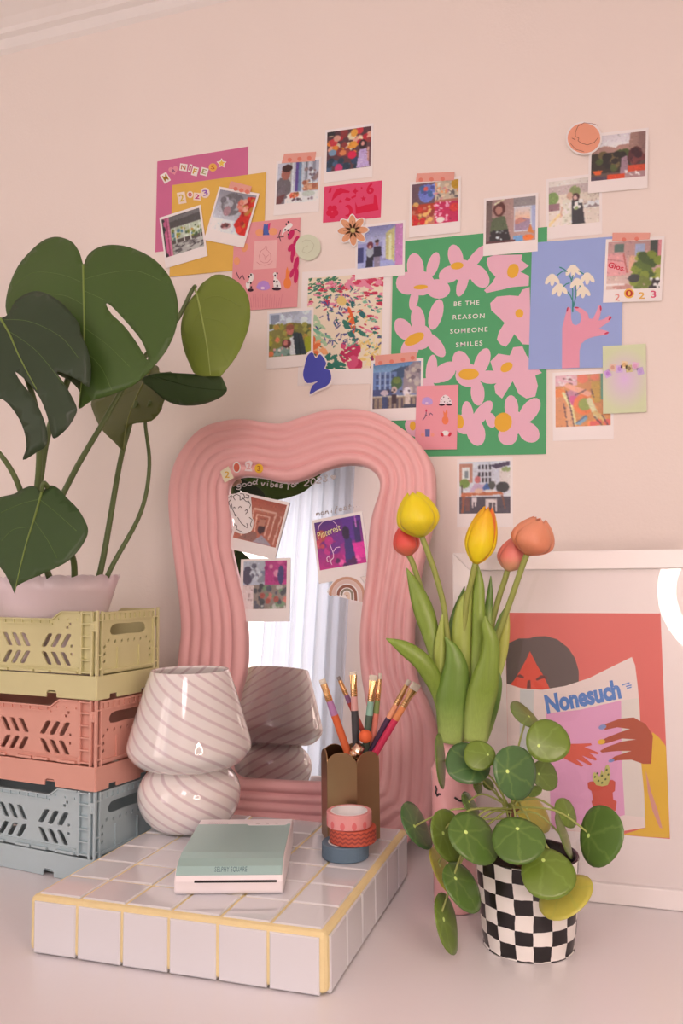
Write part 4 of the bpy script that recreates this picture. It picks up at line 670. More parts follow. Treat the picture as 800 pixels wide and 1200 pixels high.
def write(words, z, wd, name):
    v = []; f = []
    for s, (x0, y0), (x1, y1), hh in words:
        n = len(s)
        for i, ch in enumerate(s):
            t0 = i/n; bx = x0+(x1-x0)*t0; by = y0+(y1-y0)*t0; cw = (x1-x0)/n*1.02
            for st in SG[ch]:
                P = [(bx+p[0]*cw+p[1]*hh*.12, by-p[1]*hh) for p in st]; P = [(q.x, q.y) for q in smoothed([Vector((*q, 0)) for q in P], 3, False)]
                for q in strokes(P, wd):
                    k = len(v); v += [(*mloc(a, b_).to_2d(), z) for a, b_ in q]; f.append((k, k+1, k+2, k+3))
    return mk(name, v, f, M_pen, mir)
o = write([('good', (278,572), (303,567), 3.6), ('vibes', (307,570), (333,572.5), 3.8), ('for', (337,572), (351,570), 3.8), ('2023', (357,570), (385.5,563.5), 4.3)], GZ+.0002, 1.15, 'handwriting'); o['label'] = 'pale handwritten greeting along the top of the glass'
o = write([('manifest', (371,605), (413,596), 3.4), ('...', (414,595.5), (423,593), 3)], GZ+.0002, 1.0, 'handwriting'); o['label'] = 'pale handwritten word above the neon photo'
hp = heartp(391.5, 560, 3.6, -5); mk('heart_doodle', [(*mloc(x, y).to_2d(), GZ+.0002) for x, y in hp], [tuple(range(len(hp)))], M_pen, mir)
# year stickers on the frame (they sit on the smooth inner ridge)
fz = .0192; F2 = zm(250, 530, .125)
def fsticker(shape, m, parent=None, z=fz, name='letter_sticker'):
    L = [mloc(x, y, z).to_2d() for x, y in shape]; n = len(L); a = sum(L[i][0]*L[(i+1) % n][1]-L[(i+1) % n][0]*L[i][1] for i in range(n)); L = L if a > 0 else L[::-1]
    return mk(name, [(*q, z) for q in L] + [(*q, z-.0006) for q in L], [tuple(range(n)), tuple(range(n, 2*n))[::-1]] + [(i, i+n, (i+1) % n+n, (i+1) % n) for i in range(n)], m, parent or mir)
def ftext(ch, x, y, wd, hh, m, par):
    v, f = text_polys(ch, offset=.02); mk('letter', [(*mloc(x-wd/2+a*wd, y+hh/2-b_*hh, fz).to_2d(), fz+.0002) for a, b_ in v], f, m, par)
s1 = fsticker(F2([(62,180),(140,130),(190,240),(105,285)]), ink(236, 210, 180)); ftext('2', *F2([(128,210)])[0], 5.5, 7.5, ink(222, 166, 60), s1)
s2 = fsticker(ellp(*F2([(217,140)])[0], 4.6, 6.6), ink(238, 214, 206)); fsticker(ellp(*F2([(217,142)])[0], 3.4, 5.2), ink(206, 96, 76), s2, fz+.0003, 'sticker_disc')
s3 = fsticker(F2([(300,90),(340,75),(370,95),(350,140),(365,180),(290,175),(310,140),(295,120)]), ink(238, 204, 202)); ftext('2', *F2([(328,130)])[0], 5, 8, ink(226, 160, 156), s3)
s4 = fsticker(ellp(*F2([(425,152)])[0], 5, 5.5), ink(232, 170, 50)); ftext('3', *F2([(425,152)])[0], 3.6, 6, ink(176, 96, 30), s4)

# ------------------------------------------------------------------ framed picture standing on the desk
FP = Vector((0, .268, 0)); fl = radians(3.0); FM = Matrix.Translation(FP) @ Matrix.Rotation(pi/2-fl, 4, 'X'); FN = FM.to_3x3() @ Vector((0, 0, 1)); FI = FM.inverted()
def floc(x, y, z=0): return FI @ onP(x, y, FP+FN*z, FN)
fx0 = floc(530, 655).x; fy1 = floc(700, 645).y; fwid = .0205
pz = -.008
def prt(x, y): return floc(x, y, pz)
px0 = prt(592.5, 760).x; px1 = prt(777, 800).x; py1 = prt(700, 718.5).y; py0 = prt(760, 981).y
fx1 = px0 + px1 - fx0
fr = thing('framed_picture', 'large white framed picture of a person reading a magazine, behind the plants', 'picture', FM)
M_frame = mat('frame_white', A(244, 220, 214), .35, var=.02)
for nm, q in (('rail', [(fx0, fy1), (fx1, fy1), (fx1-fwid, fy1-fwid), (fx0+fwid, fy1-fwid)]), ('rail', [(fx0, .0006), (fx0+fwid, fwid), (fx1-fwid, fwid), (fx1, .0006)]), ('rail', [(fx0, .0006), (fx0, fy1), (fx0+fwid, fy1-fwid), (fx0+fwid, fwid)]), ('rail', [(fx1, .0006), (fx1-fwid, fwid), (fx1-fwid, fy1-fwid), (fx1, fy1)])):
    a = sum(q[i][0]*q[(i+1) % 4][1]-q[(i+1) % 4][0]*q[i][1] for i in range(4)); q = q if a > 0 else q[::-1]
    bevel(MB().prism(q, -.018, 0).build('frame_'+nm, M_frame, fr), .0012)
MB().box(fx0+.006, fx1-.006, .008, fy1-.006, -.017, pz-.0006).build('backing_board', mat('board', A(190, 150, 130), .7), fr)
MB().box(fx0+fwid-.003, fx1-fwid+.003, fwid-.003, fy1-fwid+.003, pz-.0006, pz-.0002).build('mat_board', M_paper, fr)
MB().box(fx0+fwid-.002, fx1-fwid+.002, fwid-.002, fy1-fwid+.002, -.0050, -.0035).build('glass_pane', glass_mat('picture_glass', (.99, .985, .985), 1.38), fr)
st = MB().add([(.10+.36, .004, -.018), (.14+.36, .004, -.018), (.14+.36, .22, -.018), (.10+.36, .22, -.018), (.10+.36, .004, -.085), (.14+.36, .004, -.085)], [(0,1,2,3), (0,4,5,1), (2,5,4,3), (0,3,4), (1,5,2)]); st.build('easel_back', MATS['board'], fr)
Z3 = zm(580, 730, .275)
pr_ = mk('print', [(px0, py0, pz), (px1, py0, pz), (px1, py1, pz), (px0, py1, pz)], [(0, 1, 2, 3)], mat('print_coral', A(222, 104, 96), .5, var=.06, vscale=14), fr)
lv = [0]
def art(name, polys, m, sm=0):
    lv[0] += 1; z = pz + .00008*lv[0]; v = []; f = []
    for p in polys:
        if sm: p = [(q.x, q.y) for q in smoothed([Vector((*q, 0)) for q in p], sm)]
        L = [floc(*q, pz).to_2d() for q in p]; L = [(min(max(x, px0+.0002), px1-.0002), min(max(y, py0+.0002), py1-.0002)) for x, y in L]
        a = sum(L[i][0]*L[(i+1) % len(L)][1]-L[(i+1) % len(L)][0]*L[i][1] for i in range(len(L))); L = L if a > 0 else L[::-1]
        k = len(v); v += [(x, y, z+1e-5*min(len(f), 6)) for x, y in L]; f.append(tuple(range(k, k+len(L))))
    return mk(name, v, f, m, pr_)
art('face', [Z3([(30,300),(60,240),(100,180),(148,110),(200,190),(300,230),(300,290),(140,300)])], ink(226, 84, 66))
art('hair', [Z3([(20,310),(35,130),(60,85),(100,66),(146,66),(170,58),(215,56),(265,70),(310,105),(340,150),(356,205),(356,262),(310,276),(235,285),(222,258),(200,215),(178,180),(148,120),(130,160),(105,205),(80,245),(45,280)])], ink(104, 88, 84))
art('brow', [Z3([(90,228),(105,218),(122,228),(122,236),(104,232)]), Z3([(172,240),(195,222),(215,226),(228,238),(205,236),(178,246)]), Z3([(138,245),(150,243),(152,280),(134,280)])], ink(120, 66, 62))
art('magazine', [Z3([(20,245),(48,258),(110,278),(200,285),(300,268),(400,235),(500,185),(582,145),(596,180),(606,260),(614,340),(618,420),(634,640),(640,872),(520,890),(380,905),(230,920),(20,940)])], ink(236, 208, 200))
art('reflection_bar', [Z3([(106,284),(164,286),(160,560),(104,560)])], ink(206, 200, 196))  # reflection in the glass, painted into the print as a pale band
art('cover_panel', [Z3([(216,385),(360,370),(536,330),(540,600),(552,818),(400,856),(240,886),(228,600)])], ink(228, 158, 190))
art('cover_edge', [Z3([(536,330),(612,320),(618,420),(634,640),(638,830),(552,818),(540,600)])], ink(226, 206, 196))
lv[0] += 1; v, f = text_polys('Nonesuch', offset=.045, spacing=.98)
a, b_, c = (floc(*q, pz) for q in Z3([(222,390),(540,322),(207,308)])); d = b_-a; e2 = c-a
mk('lettering', [((a+d*x+e2*y).x, (a+d*x+e2*y).y, pz+.00008*lv[0]) for x, y in v], f, ink(96, 130, 190), pr_)
art('small_print', [Z3(q) for q in ([(540,262),(572,252),(573,257),(541,267)], [(556,268),(580,262),(581,267),(557,273)], [(560,276),(580,271),(581,276),(561,281)])], ink(110, 140, 190))
art('sleeve', [Z3([(670,465),(700,490),(728,525),(740,700),(752,916),(640,910),(545,900),(640,872),(634,720),(622,600)])], ink(228, 174, 62))
art('sleeve_fold', [Z3([(640,625),(650,660),(665,720),(690,790),(712,875),(700,872),(670,800),(650,720)])], ink(214, 146, 132))
art('hand', [Z3([(290,515),(360,514),(408,512),(412,520),(380,528),(440,552),(438,560),(400,552),(434,580),(428,586),(370,565),(412,600),(405,608),(370,590),(345,580),(376,608),(366,612),(320,590),(280,570)])], ink(216, 92, 74))
art('hand', [Z3([(444,444),(470,430),(530,408),(590,402),(640,430),(672,480),(664,600),(630,600),(580,582),(520,585),(490,592),(485,586),(510,568),(580,545),(520,545),(455,552),(446,545),(475,528),(540,505),(600,496),(540,492),(490,508),(450,518),(440,506),(480,486),(530,466),(575,452),(520,444),(470,455)])], ink(178, 84, 62))
art('nail', [Z3(ellp(457,443,17,10,-15)), Z3(ellp(495,586,13,7,-15))], ink(138, 144, 190)); art('nail', [Z3(ellp(453,506,16,11,-10))], ink(236, 178, 64))
art('flower_pot', [Z3([(394,680),(405,675),(500,668),(512,676),(510,715),(500,722),(503,752),(518,760),(512,800),(420,790),(410,760),(418,752),(410,715),(396,705)])], ink(204, 84, 70))
art('cactus', [Z3([(430,690),(415,650),(425,635),(445,655),(452,625),(462,640),(462,655),(470,610),(484,606),(490,640),(480,690)])], ink(196, 180, 110), 2)
art('cactus_spot', [Z3(ellp(x, y, 4, 5, 30)) for x, y in ((425,655),(440,672),(455,650),(475,625),(482,645),(470,665),(455,680),(435,640))], ink(92, 100, 62))

# ------------------------------------------------------------------ folding crates
def crate(label, z0, rgb):
    name = 'folding_crate'; m = mat('plastic_%d_%d_%d' % rgb, A(*rgb), .45, var=.03, bump=.03, bscale=600)
    c = thing(name, label, 'crate', T(-.037, .161, z0, radians(-9)), 'stacked crates'); L, D, H = .32, .112, .1025
    notch = [(-.062, 0), (-.0625, .0055), (-.065, .008), (-.076, .008), (-.0785, .0055), (-.079, 0)]
    front = [(-.001, 0), *notch, *[(-L-x, z) for x, z in notch[::-1]], (-L+.001, 0), (-L+.001, .0272), (-.001, .0272)]
    side = [(.001, 0), (.022, 0), (.0225, .005), (.034, .005), (.0345, 0), (D-.0345, 0), (D-.034, .005), (D-.0225, .005), (D-.022, 0), (D-.001, 0), (D-.001, .0272), (.001, .0272)]
    R90 = Matrix.Rotation(pi/2, 4, 'Z')
    mb = plate(front, [], .0022); b2 = plate(front, [], .0022).xf(Matrix.Translation((0, D-.0022, 0))); mb.add(b2.v, b2.f)
    for X in (-.0000, -L+.0022): s_ = plate(side, [], .0022).xf(Matrix.Translation((X, 0, 0)) @ R90); mb.add(s_.v, s_.f)
    mb.box(-L+.003, -.003, .003, D-.003, .0045, .0062); bevel(mb.build('base_tray', m, c), .0005, 1)
    # long panels with the dipped rim; slanted slots in the front one only
    top, low = H-.0012, H-.0098
    pan = [(-.0295, .0285), (-.0295, top), (-.0585, top), (-.0725, low), (-L+.0725, low), (-L+.0585, top), (-L+.0295, top), (-L+.0295, .0285)]
    holes = []
    def slot(x, za, zb, dx, wd):  # bottom x at za, top x+dx at zb
        q = [(x, za), (x+wd, za), (x+dx+wd, zb), (x+dx, zb)]; r = .18
        out = []
        for i in range(4):
            p, a, b = Vector(q[i]), Vector(q[i-1]), Vector(q[(i+1) % 4]); out += [p.lerp(a, r if i % 2 else r*.5), p.lerp(b, r*.5 if i % 2 else r)]
        holes.append([(v.x, v.y) for v in out])
    for cxx, sgn in ((-.1, 1), (-.1, -1), (-.22, 1), (-.22, -1)):
        for i in range(3):
            for za, zb, d in ((.0585, .0745, 1), (.0375, .0530, -1)):
                x0 = .0135 + i*.0152 + (0 if d > 0 else .0105); wd = .0082; dx = .0105*d
                if sgn > 0: slot(cxx+x0-.005, za, zb, dx, wd)
                else: slot(cxx-x0-wd+.005, za, zb, -dx, wd)
        for dx_, zz in ((.0575, .0605), (.0575, .051), (.0505, .082), (.0545, .086)) if (cxx, sgn) in ((-.1, 1), (-.22, -1)) else ():
            X = cxx + sgn*dx_; 
            if dx_ > .006: holes.append([(X-.0018, zz-.0016), (X+.0018, zz-.0016), (X+.0018, zz+.0016), (X-.0018, zz+.0016)])
    for Y in (.0030, D-.0050):
        o = plate(pan, holes if Y < .05 else [], .002).xf(Matrix.Translation((0, Y, 0))).build('long_panel', m, c)  # unseen back panel left solid so the crate stays dark inside
        sg = -1 if Y < .05 else 1; yo = Y-.0012 if sg < 0 else Y+.002
        mb = MB()
        for a_, b_ in (((-.0725, low), (-L+.0725, low)), ): mb.box(b_[0], a_[0], yo-.0006, yo+.0018, low-.0075, low-.0058); mb.box(b_[0], a_[0], yo-.0012, yo+.0024, low-.0018, low)
        for sx in (0, 1):
            f_ = (lambda x: x) if not sx else (lambda x: -L-x)
            xs = sorted((f_(-.0295), f_(-.0585))); mb.box(xs[0], xs[1], yo-.0012, yo+.0024, top-.0018, top)
            mb.prism([(x, z) for x, z in ((f_(-.0585), top-.0018), (f_(-.0585), top), (f_(-.0725), low), (f_(-.0725), low-.0018))][::(1 if not sx else -1)], 0, .0036); k = 8; 
            for q in mb.v[-k:]: q.x, q.y, q.z = q.x, yo-.0012+q.z, q.y
        for i in range(18): x = -.034-i*.0148; mb.box(x-.0007, x+.0007, yo-.0004, yo+.0016, low-.0072 if .0725 < -x < L-.0725 else low-.002, low)
        mb.box(-L+.031, -.031, yo-.0002, yo+.0014, .0345, .0358)
        for xa, xb in ((-.032, -.060), (-.075, -.098), (-.102, -.125), (-.145, -.184), (-.20, -.225), (-.235, -.285)): mb.box(xb, xa, yo-.002, yo+.0016, .0290, .0318)
        mb.build('panel_rail', m, o)
    # short panels with the hand hole
    for X in (-.0032, -L+.0052):
        h2 = [[(q.x, q.y) for q in smoothed([Vector((D*.24, .0735, 0)), Vector((D*.26, .0848, 0)), Vector((D*.5, .0855, 0)), Vector((D*.74, .0848, 0)), Vector((D*.76, .0735, 0)), Vector((D*.5, .0730, 0))], 3)]]
        for y, z in [(D*(.2+i*.1), .0665 - (.0015 if 0 < i < 6 else 0)) for i in range(7)] + [(D*.14, .060-i*.0085) for i in range(3)] + [(D*.86, .060-i*.0085) for i in range(3)]:
            h2.append([(y-.0014, z-.0026), (y+.0016, z-.0008), (y+.0014, z+.0026), (y-.0016, z+.0008)])
        pan2 = [(.009, .0285), (D-.009, .0285), (D-.009, H-.004), (.009, H-.004)]
        o = plate(pan2, h2, .002).xf(Matrix.Translation((X, 0, 0)) @ R90).build('short_panel', m, c)
        xo = X if X > -.1 else X-.002; s_ = 1 if X > -.1 else -1; xa, xb = (xo-.0004, xo+.0018) if s_ > 0 else (xo-.0018+.0004-.0004, xo+.0004); mb = MB()
        mb.box(xa, xb+.0004*s_, .009, D-.009, H-.0045, H-.0022); mb.box(xa, xb, .009, D-.009, H-.0125, H-.0108)
        for i in range(10): y = .016+i*(D-.032)/9; mb.box(xa, xb, y-.0022, y+.0022, H-.0108, H-.0045)
        for y in (D*.33, D*.67): mb.box(xa, xb, y-.0008, y+.0008, .032, .058)
        mb.box(xa, xb+.0006*s_, .012, D-.012, .0305, .0335); mb.build('panel_rib', m, o)
    # corner posts with ladder rungs
    for X, Y, sx, sy in ((0, 0, -1, 1), (-L, 0, 1, 1), (0, D, -1, -1), (-L, D, 1, -1)):
        mb = MB()
        def bb(a, b, c_, d, z0_, z1_): xs = sorted((X+sx*a, X+sx*b)); ys = sorted((Y+sy*c_, Y+sy*d)); mb.box(xs[0], xs[1], ys[0], ys[1], z0_, z1_)
        zt = H - .0002
        bb(.0006, .0036, .0006, .0040, .0272, zt); bb(.0006, .0036, .0085, .0115, .0272, zt-.001); bb(.0085, .0115, .0008, .0040, .0272, zt-.001); bb(.0255, .028, .0012, .0036, .0285, zt-.001)
        bb(.0036, .030, .0056, .0070, .0285, zt-.001)
        for z in (.0300, .044, .058, .072, .086, .0985): bb(.0100, .0265, .0010, .0058, z, z+.0016)
        for z in (.034, .050, .090): bb(.0006, .0036, .004, .0088, z, z+.0018)
        bb(.0030, .0100, .0002, .003, .078, .090); bb(.0045, .0080, -.0008, .002, .081, .087)
        bevel(mb.build('corner_post', m, c), .0003, 1)
    return c
crate('pale blue slotted folding crate at the foot of the stack', .0004, (178, 180, 180))
crate('salmon pink slotted folding crate in the middle of the stack', .1031, (222, 150, 132))
crate('pale yellow-green slotted folding crate holding the planter, on top of the stack', .2058, (212, 190, 140))

# ------------------------------------------------------------------ lamp
lampc = (.0475, .226); lz = PH + .0004
def lpx(y): return onY(222, y, lampc[1]).z
def striped():
    m = bpy.data.materials.new('swirl_glass'); m.use_nodes = True; nt = m.node_tree; b = nt.nodes['Principled BSDF']; N = nt.nodes.new
    tc = N('ShaderNodeTexCoord'); sp = N('ShaderNodeSeparateXYZ'); nt.links.new(tc.outputs['Object'], sp.inputs[0])
    an = N('ShaderNodeMath'); an.operation = 'ARCTAN2'; nt.links.new(sp.outputs['Y'], an.inputs[0]); nt.links.new(sp.outputs['X'], an.inputs[1])
    mu = N('ShaderNodeMath'); mu.operation = 'MULTIPLY'; mu.inputs[1].default_value = 15; nt.links.new(an.outputs[0], mu.inputs[0])
    zz = N('ShaderNodeMath'); zz.operation = 'MULTIPLY'; zz.inputs[1].default_value = 430; nt.links.new(sp.outputs['Z'], zz.inputs[0])
    ad = N('ShaderNodeMath'); ad.operation = 'ADD'; nt.links.new(mu.outputs[0], ad.inputs[0]); nt.links.new(zz.outputs[0], ad.inputs[1])
    si = N('ShaderNodeMath'); si.operation = 'SINE'; nt.links.new(ad.outputs[0], si.inputs[0])
    rp = N('ShaderNodeValToRGB'); rp.color_ramp.elements[0].position = .74; rp.color_ramp.elements[0].color = (*A(240, 214, 206), 1); rp.color_ramp.elements[1].position = .95; rp.color_ramp.elements[1].color = (*A(214, 182, 180), 1)
    mr = N('ShaderNodeMapRange'); mr.inputs['From Min'].default_value = -1; nt.links.new(si.outputs[0], mr.inputs['Value']); nt.links.new(mr.outputs['Result'], rp.inputs['Fac']); nt.links.new(rp.outputs['Color'], b.inputs['Base Color'])
    b.inputs['Roughness'].default_value = .05; b.inputs['Coat Weight'].default_value = .6; b.inputs['Coat Roughness'].default_value = .02; b.inputs['Subsurface Weight'].default_value = .25; b.inputs['Subsurface Scale'].default_value = .01
    b.inputs['Subsurface Radius'].default_value = (1, .8, .7); return m
MSW = striped(); lamp = thing('mushroom_lamp', 'white swirled glass mushroom lamp standing on the tiled riser', 'lamp', T(lampc[0], lampc[1], lz))
def rs_(px): return px*.001     # about one millimetre per pixel at this depth
base = [(0, .001), (.030, .0), (.040, .003), (.050, .012), (.0572, .026), (.0598, .040), (.0585, .052), (.0530, .064), (.046, .071), (.043, .074), (.043, .078)]
shade = [(.043, .0755), (.052, .0765), (.062, .0815), (.0695, .090), (.0728, .099), (.0715, .109), (.066, .129), (.0600, .150), (.0535, .172), (.0468, .1925), (.0452, .1950), (.0438, .1935)]
base = [(r, z*.935) for r, z in base]; shade = [(r, z*.935) for r, z in shade]
sm = lambda P, n: [(p.x, p.y) for p in smoothed([Vector((a, b, 0)) for a, b in P], n, False)]
MB().lathe(sm(base, 4), 72).build('lamp_base', MSW, lamp, smooth=True)
inn = [(r-.0022, z+.0006) for r, z in shade[::-1][1:]]
MB().lathe(sm(shade, 4) + sm([(r, z*.935) for r, z in [(.0436, .193), (.0445, .190), (.0512, .172), (.0577, .150), (.0637, .129), (.069, .109), (.070, .099), (.0668, .090), (.060, .0832), (.051, .079), (.041, .0775)]], 4), 72).build('lamp_shade', MSW, lamp, smooth=True)
MB().lathe([(0, .074), (.015, .074), (.015, .105), (.013, .107), (0, .107)], 20).build('bulb_holder', M_white, lamp)
MB().lathe(sm([(.0001, .150), (.012, .146), (.019, .133), (.017, .120), (.0125, .107), (.0001, .107)], 3), 20).build('bulb', mat('bulb_glass', (.8, .75, .7), .15), lamp, smooth=True)

# ------------------------------------------------------------------ pocket photo printer
pb0 = Vector((.134, .034, 0)); ux = Vector((.0965, .0300, 0)).normalized(); ang = atan2(ux.y, ux.x)
prn = thing('photo_printer', 'flat teal and white pocket photo printer lying on the tiles', 'printer', T(pb0.x, pb0.y, PH+.0006, ang))
PWd, PD = .101, .143
MTE = mat('teal_shell', A(168, 184, 176), .30, var=.02, metal=.35); MWS = mat('printer_white', A(240, 212, 208), .35, var=.01)
sec = [(.0, .0025), (.003, .0), (PD-.003, .0), (PD, .003), (PD, .025), (PD-.003, .028), (.030, .028), (.018, .0262), (.008, .0222), (.0025, .0165), (0, .012)]
def xprism(sec, x0, x1):
    n = len(sec); mb = MB(); return mb.add([(x0, y, z) for y, z in sec] + [(x1, y, z) for y, z in sec], [tuple(range(n))[::-1], tuple(range(n, 2*n))] + [(i, i+n, (i+1) % n+n, (i+1) % n)[::-1] for i in range(n)])
bevel(xprism(sec, 0, PWd).build('body', MWS, prn), .003, 3)
top = [(.0020, .0172), (.008, .0232), (.018, .0270), (.030, .0288), (PD-.024, .0288), (PD-.024, .0276), (.030, .0276), (.018, .0258), (.008, .0218), (.0032, .0166)]
bevel(xprism(top, .0012, PWd-.0012).build('cover', MTE, prn), .0004, 1)
MB().prism([(PWd-.043+.0045*cos(a)+(.034 if cos(a) > 0 else 0), PD-.024+.0055*sin(a)) for a in (2*pi*i/24 for i in range(24))], .0270, .0291).build('control_strip', MWS, prn)
mb = MB()
for k_ in range(3): mb.prism([(PWd-.036+k_*.010+(.0035 if k_ else .005)*.5*cos(a), PD-.0245+.0007*sin(a)) for a in (2*pi*i/12 for i in range(12))], .0290, .02925)
mb.build('button', mat('printer_grey', A(176, 150, 146), .4), prn)
MB().box(.019, PWd-.006, -.0006, .003, .0112, .0130).build('print_slot', mat('slot_black', (.015, .015, .018), .5), prn)
v, f = text_polys('Canon', offset=.02); mk('lettering', [(.011+x*.021, PD-.0195+y*.0036, .02815) for x, y in v], f, ink(120, 92, 96), prn)
v, f = text_polys('SELPHY SQUARE', offset=.0, spacing=1.1)
mk('lettering', [(.037+x*.030, .0036+.0042*y*.8, .0187+.0043*y) for x, y in v], f, ink(92, 112, 116), prn)

# ------------------------------------------------------------------ washi tape rolls
def roll(label, cx, cy, z, r, ri, h, m, core, extra=None):
    t = thing('tape_roll', label, 'tape', T(cx, cy, z), 'washi tape rolls')
    MB().lathe([(ri+.0015, .0003), (r-.0006, 0), (r, .0008), (r, h-.0008), (r-.0006, h), (ri+.0015, h-.0004), (ri+.0015, .0003)], 48).build('tape_band', m, t, smooth=False)
    MB().lathe([(ri, 0), (ri+.0016, 0), (ri+.0016, h), (ri, h), (ri, 0)], 48).build('card_core', core, t)
    return t
core = mat('tape_core', A(240, 226, 218), .6)
def band_mat(name, base, dark, kind):
    m = mat(name, A(*base), .55); nt = m.node_tree; b = nt.nodes['Principled BSDF']; N = nt.nodes.new; tc = N('ShaderNodeTexCoord'); sp = N('ShaderNodeSeparateXYZ'); nt.links.new(tc.outputs['Object'], sp.inputs[0])
    def mth(op, a, c=None):
        x = N('ShaderNodeMath'); x.operation = op
        for i, q in enumerate((a, c)):
            if q is None: continue
            if isinstance(q, (int, float)): x.inputs[i].default_value = q
            else: nt.links.new(q, x.inputs[i])
        return x.outputs[0]
    an = mth('ARCTAN2', sp.outputs['Y'], sp.outputs['X'])
    if kind == 'zig': tri = mth('PINGPONG', mth('MULTIPLY', an, 24/pi*1.0), 1.0); val = mth('SINE', mth('ADD', mth('MULTIPLY', sp.outputs['Z'], 2*pi/.0042), mth('MULTIPLY', tri, 2.6))); fac = mth('GREATER_THAN', val, .25)
    else:
        ca = mth('COSINE', mth('MULTIPLY', an, 12)); z0 = mth('DIVIDE', mth('SUBTRACT', sp.outputs['Z'], .0045), .0042); fac = mth('GREATER_THAN', mth('SUBTRACT', ca, mth('MULTIPLY', mth('MULTIPLY', z0, z0), .9)), .25)
    mx = N('ShaderNodeMix'); mx.data_type = 'RGBA'; mx.inputs['A'].default_value = (*A(*base), 1); mx.inputs['B'].default_value = (*A(*dark), 1); nt.links.new(fac, mx.inputs['Factor']); nt.links.new(mx.outputs['Result'], b.inputs['Base Color']); return m
tcx, tcy = .258, .182; tr = .0238
roll('slate blue washi tape roll, lowest of the three beside the brush pot', tcx-.004, tcy-.002, PH+.0006, tr+.0008, .0165, .0150, mat('slate_tape', A(96, 110, 124), .6, bump=.2, bscale=400), core)
roll('brick red zigzag washi tape roll, between the blue and pink rolls', tcx+.003, tcy+.002, PH+.0158, tr+.0008, .0165, .0150, band_mat('zigzag_tape', (196, 84, 62), (150, 58, 52), 'zig'), core)
roll('pink spotted washi tape roll, topmost of the three', tcx-.001, tcy+.003, PH+.0310, tr, .0178, .0150, band_mat('pink_tape', (226, 142, 138), (220, 104, 104), 'dot'), core)

# ------------------------------------------------------------------ brush cup
CC = Vector((.2395, .246, 0)); CRD = .0345
cup = thing('brush_pot', 'hexagonal brass pot with rounded petal rims holding the paint brushes', 'pot', T(CC.x, CC.y, PH+.0004))
def brass():
    m = mat('brushed_brass', (.38, .25, .135), .32, metal=1, var=.06); nt = m.node_tree; N = nt.nodes.new; tc = N('ShaderNodeTexCoord'); mp = N('ShaderNodeMapping'); mp.inputs['Scale'].default_value = (600, 600, 6); nz = N('ShaderNodeTexNoise'); nz.inputs['Scale'].default_value = 1
    bp = N('ShaderNodeBump'); bp.inputs['Strength'].default_value = .08; bp.inputs['Distance'].default_value = .0005; nt.links.new(tc.outputs['Object'], mp.inputs[0]); nt.links.new(mp.outputs[0], nz.inputs['Vector']); nt.links.new(nz.outputs['Fac'], bp.inputs['Height']); nt.links.new(bp.outputs[0], nt.nodes['Principled BSDF'].inputs['Normal']); return m
MBR = brass(); HC = .0975; hw = CRD*.5
arc = [(hw*cos(a), HC-.0145+.0145*sin(a)**.9) for a in (pi*i/16 for i in range(17))]
for k_ in range(6):
    an = radians(30+60*k_); ap = CRD*cos(pi/6)
    pl = plate([(-hw, .0), (hw, 0), *arc], [], .0016).xf(Matrix.Rotation(an+pi/2, 4, 'Z') @ Matrix.Translation((0, -ap, 0)))
    bevel(pl.build('panel', MBR, cup), .0003, 1)
MB().prism([(CRD*.97*cos(radians(60*i)), CRD*.97*sin(radians(60*i))) for i in range(6)], .0, .002).build('floor_plate', MBR, cup)

M_gold = mat('gold_ferrule', (.80, .52, .26), .22, metal=1); M_bri = mat('bristle', A(216, 190, 170), .8, var=.15, vscale=400)
def brush(label, tip, rim, Yt, Yr, cols, flat=1.0, r=.0036, lens=(6, 22, 18), bcol=None):
    a = onY(*tip, Yt); b = onY(*rim, Yr); d = (b-a).normalized()
    L = (PH+.0045-a.z)/d.z
    for _ in range(60):     # stay inside the pot
        e = a+d*L; v = (e-CC).to_2d()
        if v.length < CRD*.80: break
        L -= .002
    zax = -d; xax = CR - zax*CR.dot(zax); xax.normalize(); yax = zax.cross(xax)
    base = a+d*L; t = thing('paint_brush', label, 'brush', Matrix(((xax.x, yax.x, zax.x, base.x), (xax.y, yax.y, zax.y, base.y), (xax.z, yax.z, zax.z, base.z), (0, 0, 0, 1))), 'paint brushes')
    k = .00093; l1, l2, l3 = (q*k for q in lens); z = L
    def seg(name, prof, m, fl=None):
        mb = MB(); n = 14; v = []; f = []
        for i, (rx, ry, zz) in enumerate(prof):
            for j in range(n): q = 2*pi*j/n; v.append((rx*cos(q), ry*sin(q), zz))
        for i in range(len(prof)-1):
            for j in range(n): f.append((i*n+j, i*n+(j+1) % n, (i+1)*n+(j+1) % n, (i+1)*n+j))
        f.append(tuple(range(n))[::-1]); f.append(tuple((len(prof)-1)*n+j for j in range(n))); return mk(name, v, f, m, t, smooth=False)
    w1 = r*1.0*flat; w2 = r*.45 if flat > 1 else r*.6
    seg('bristles', [(w1*.95, w2*1.0, z-l1), (w1*1.02, w2*.9, z-l1*.4), (w1*.96, w2*.35, z)], bcol or M_bri)
    fe = seg('ferrule', [(r*1.02, r*1.02, z-l1-l2), (r*1.04, r*1.04, z-l1-l2*.72), (r*1.0, r*.9, z-l1-l2*.5), (w1*1.02, w2*1.15, z-l1)], M_gold)
    mb = MB()
    for q in (.70, .80, .90): mb.lathe([(r*1.0, z-l1-l2*q-.0006), (r*1.14, z-l1-l2*q), (r*1.0, z-l1-l2*q+.0006)], 14)
    mb.build('crimp_ring', M_gold, fe)
    seg('colour_band', [(r*1.12, r*1.12, z-l1-l2-l3), (r*1.0, r*1.0, z-l1-l2)], ink(*cols[0])); seg('handle', [(r*.72, r*.72, 0), (r*1.18, r*1.18, (z-l1-l2-l3)*.6), (r*1.12, r*1.12, z-l1-l2-l3)], ink(*cols[1]))
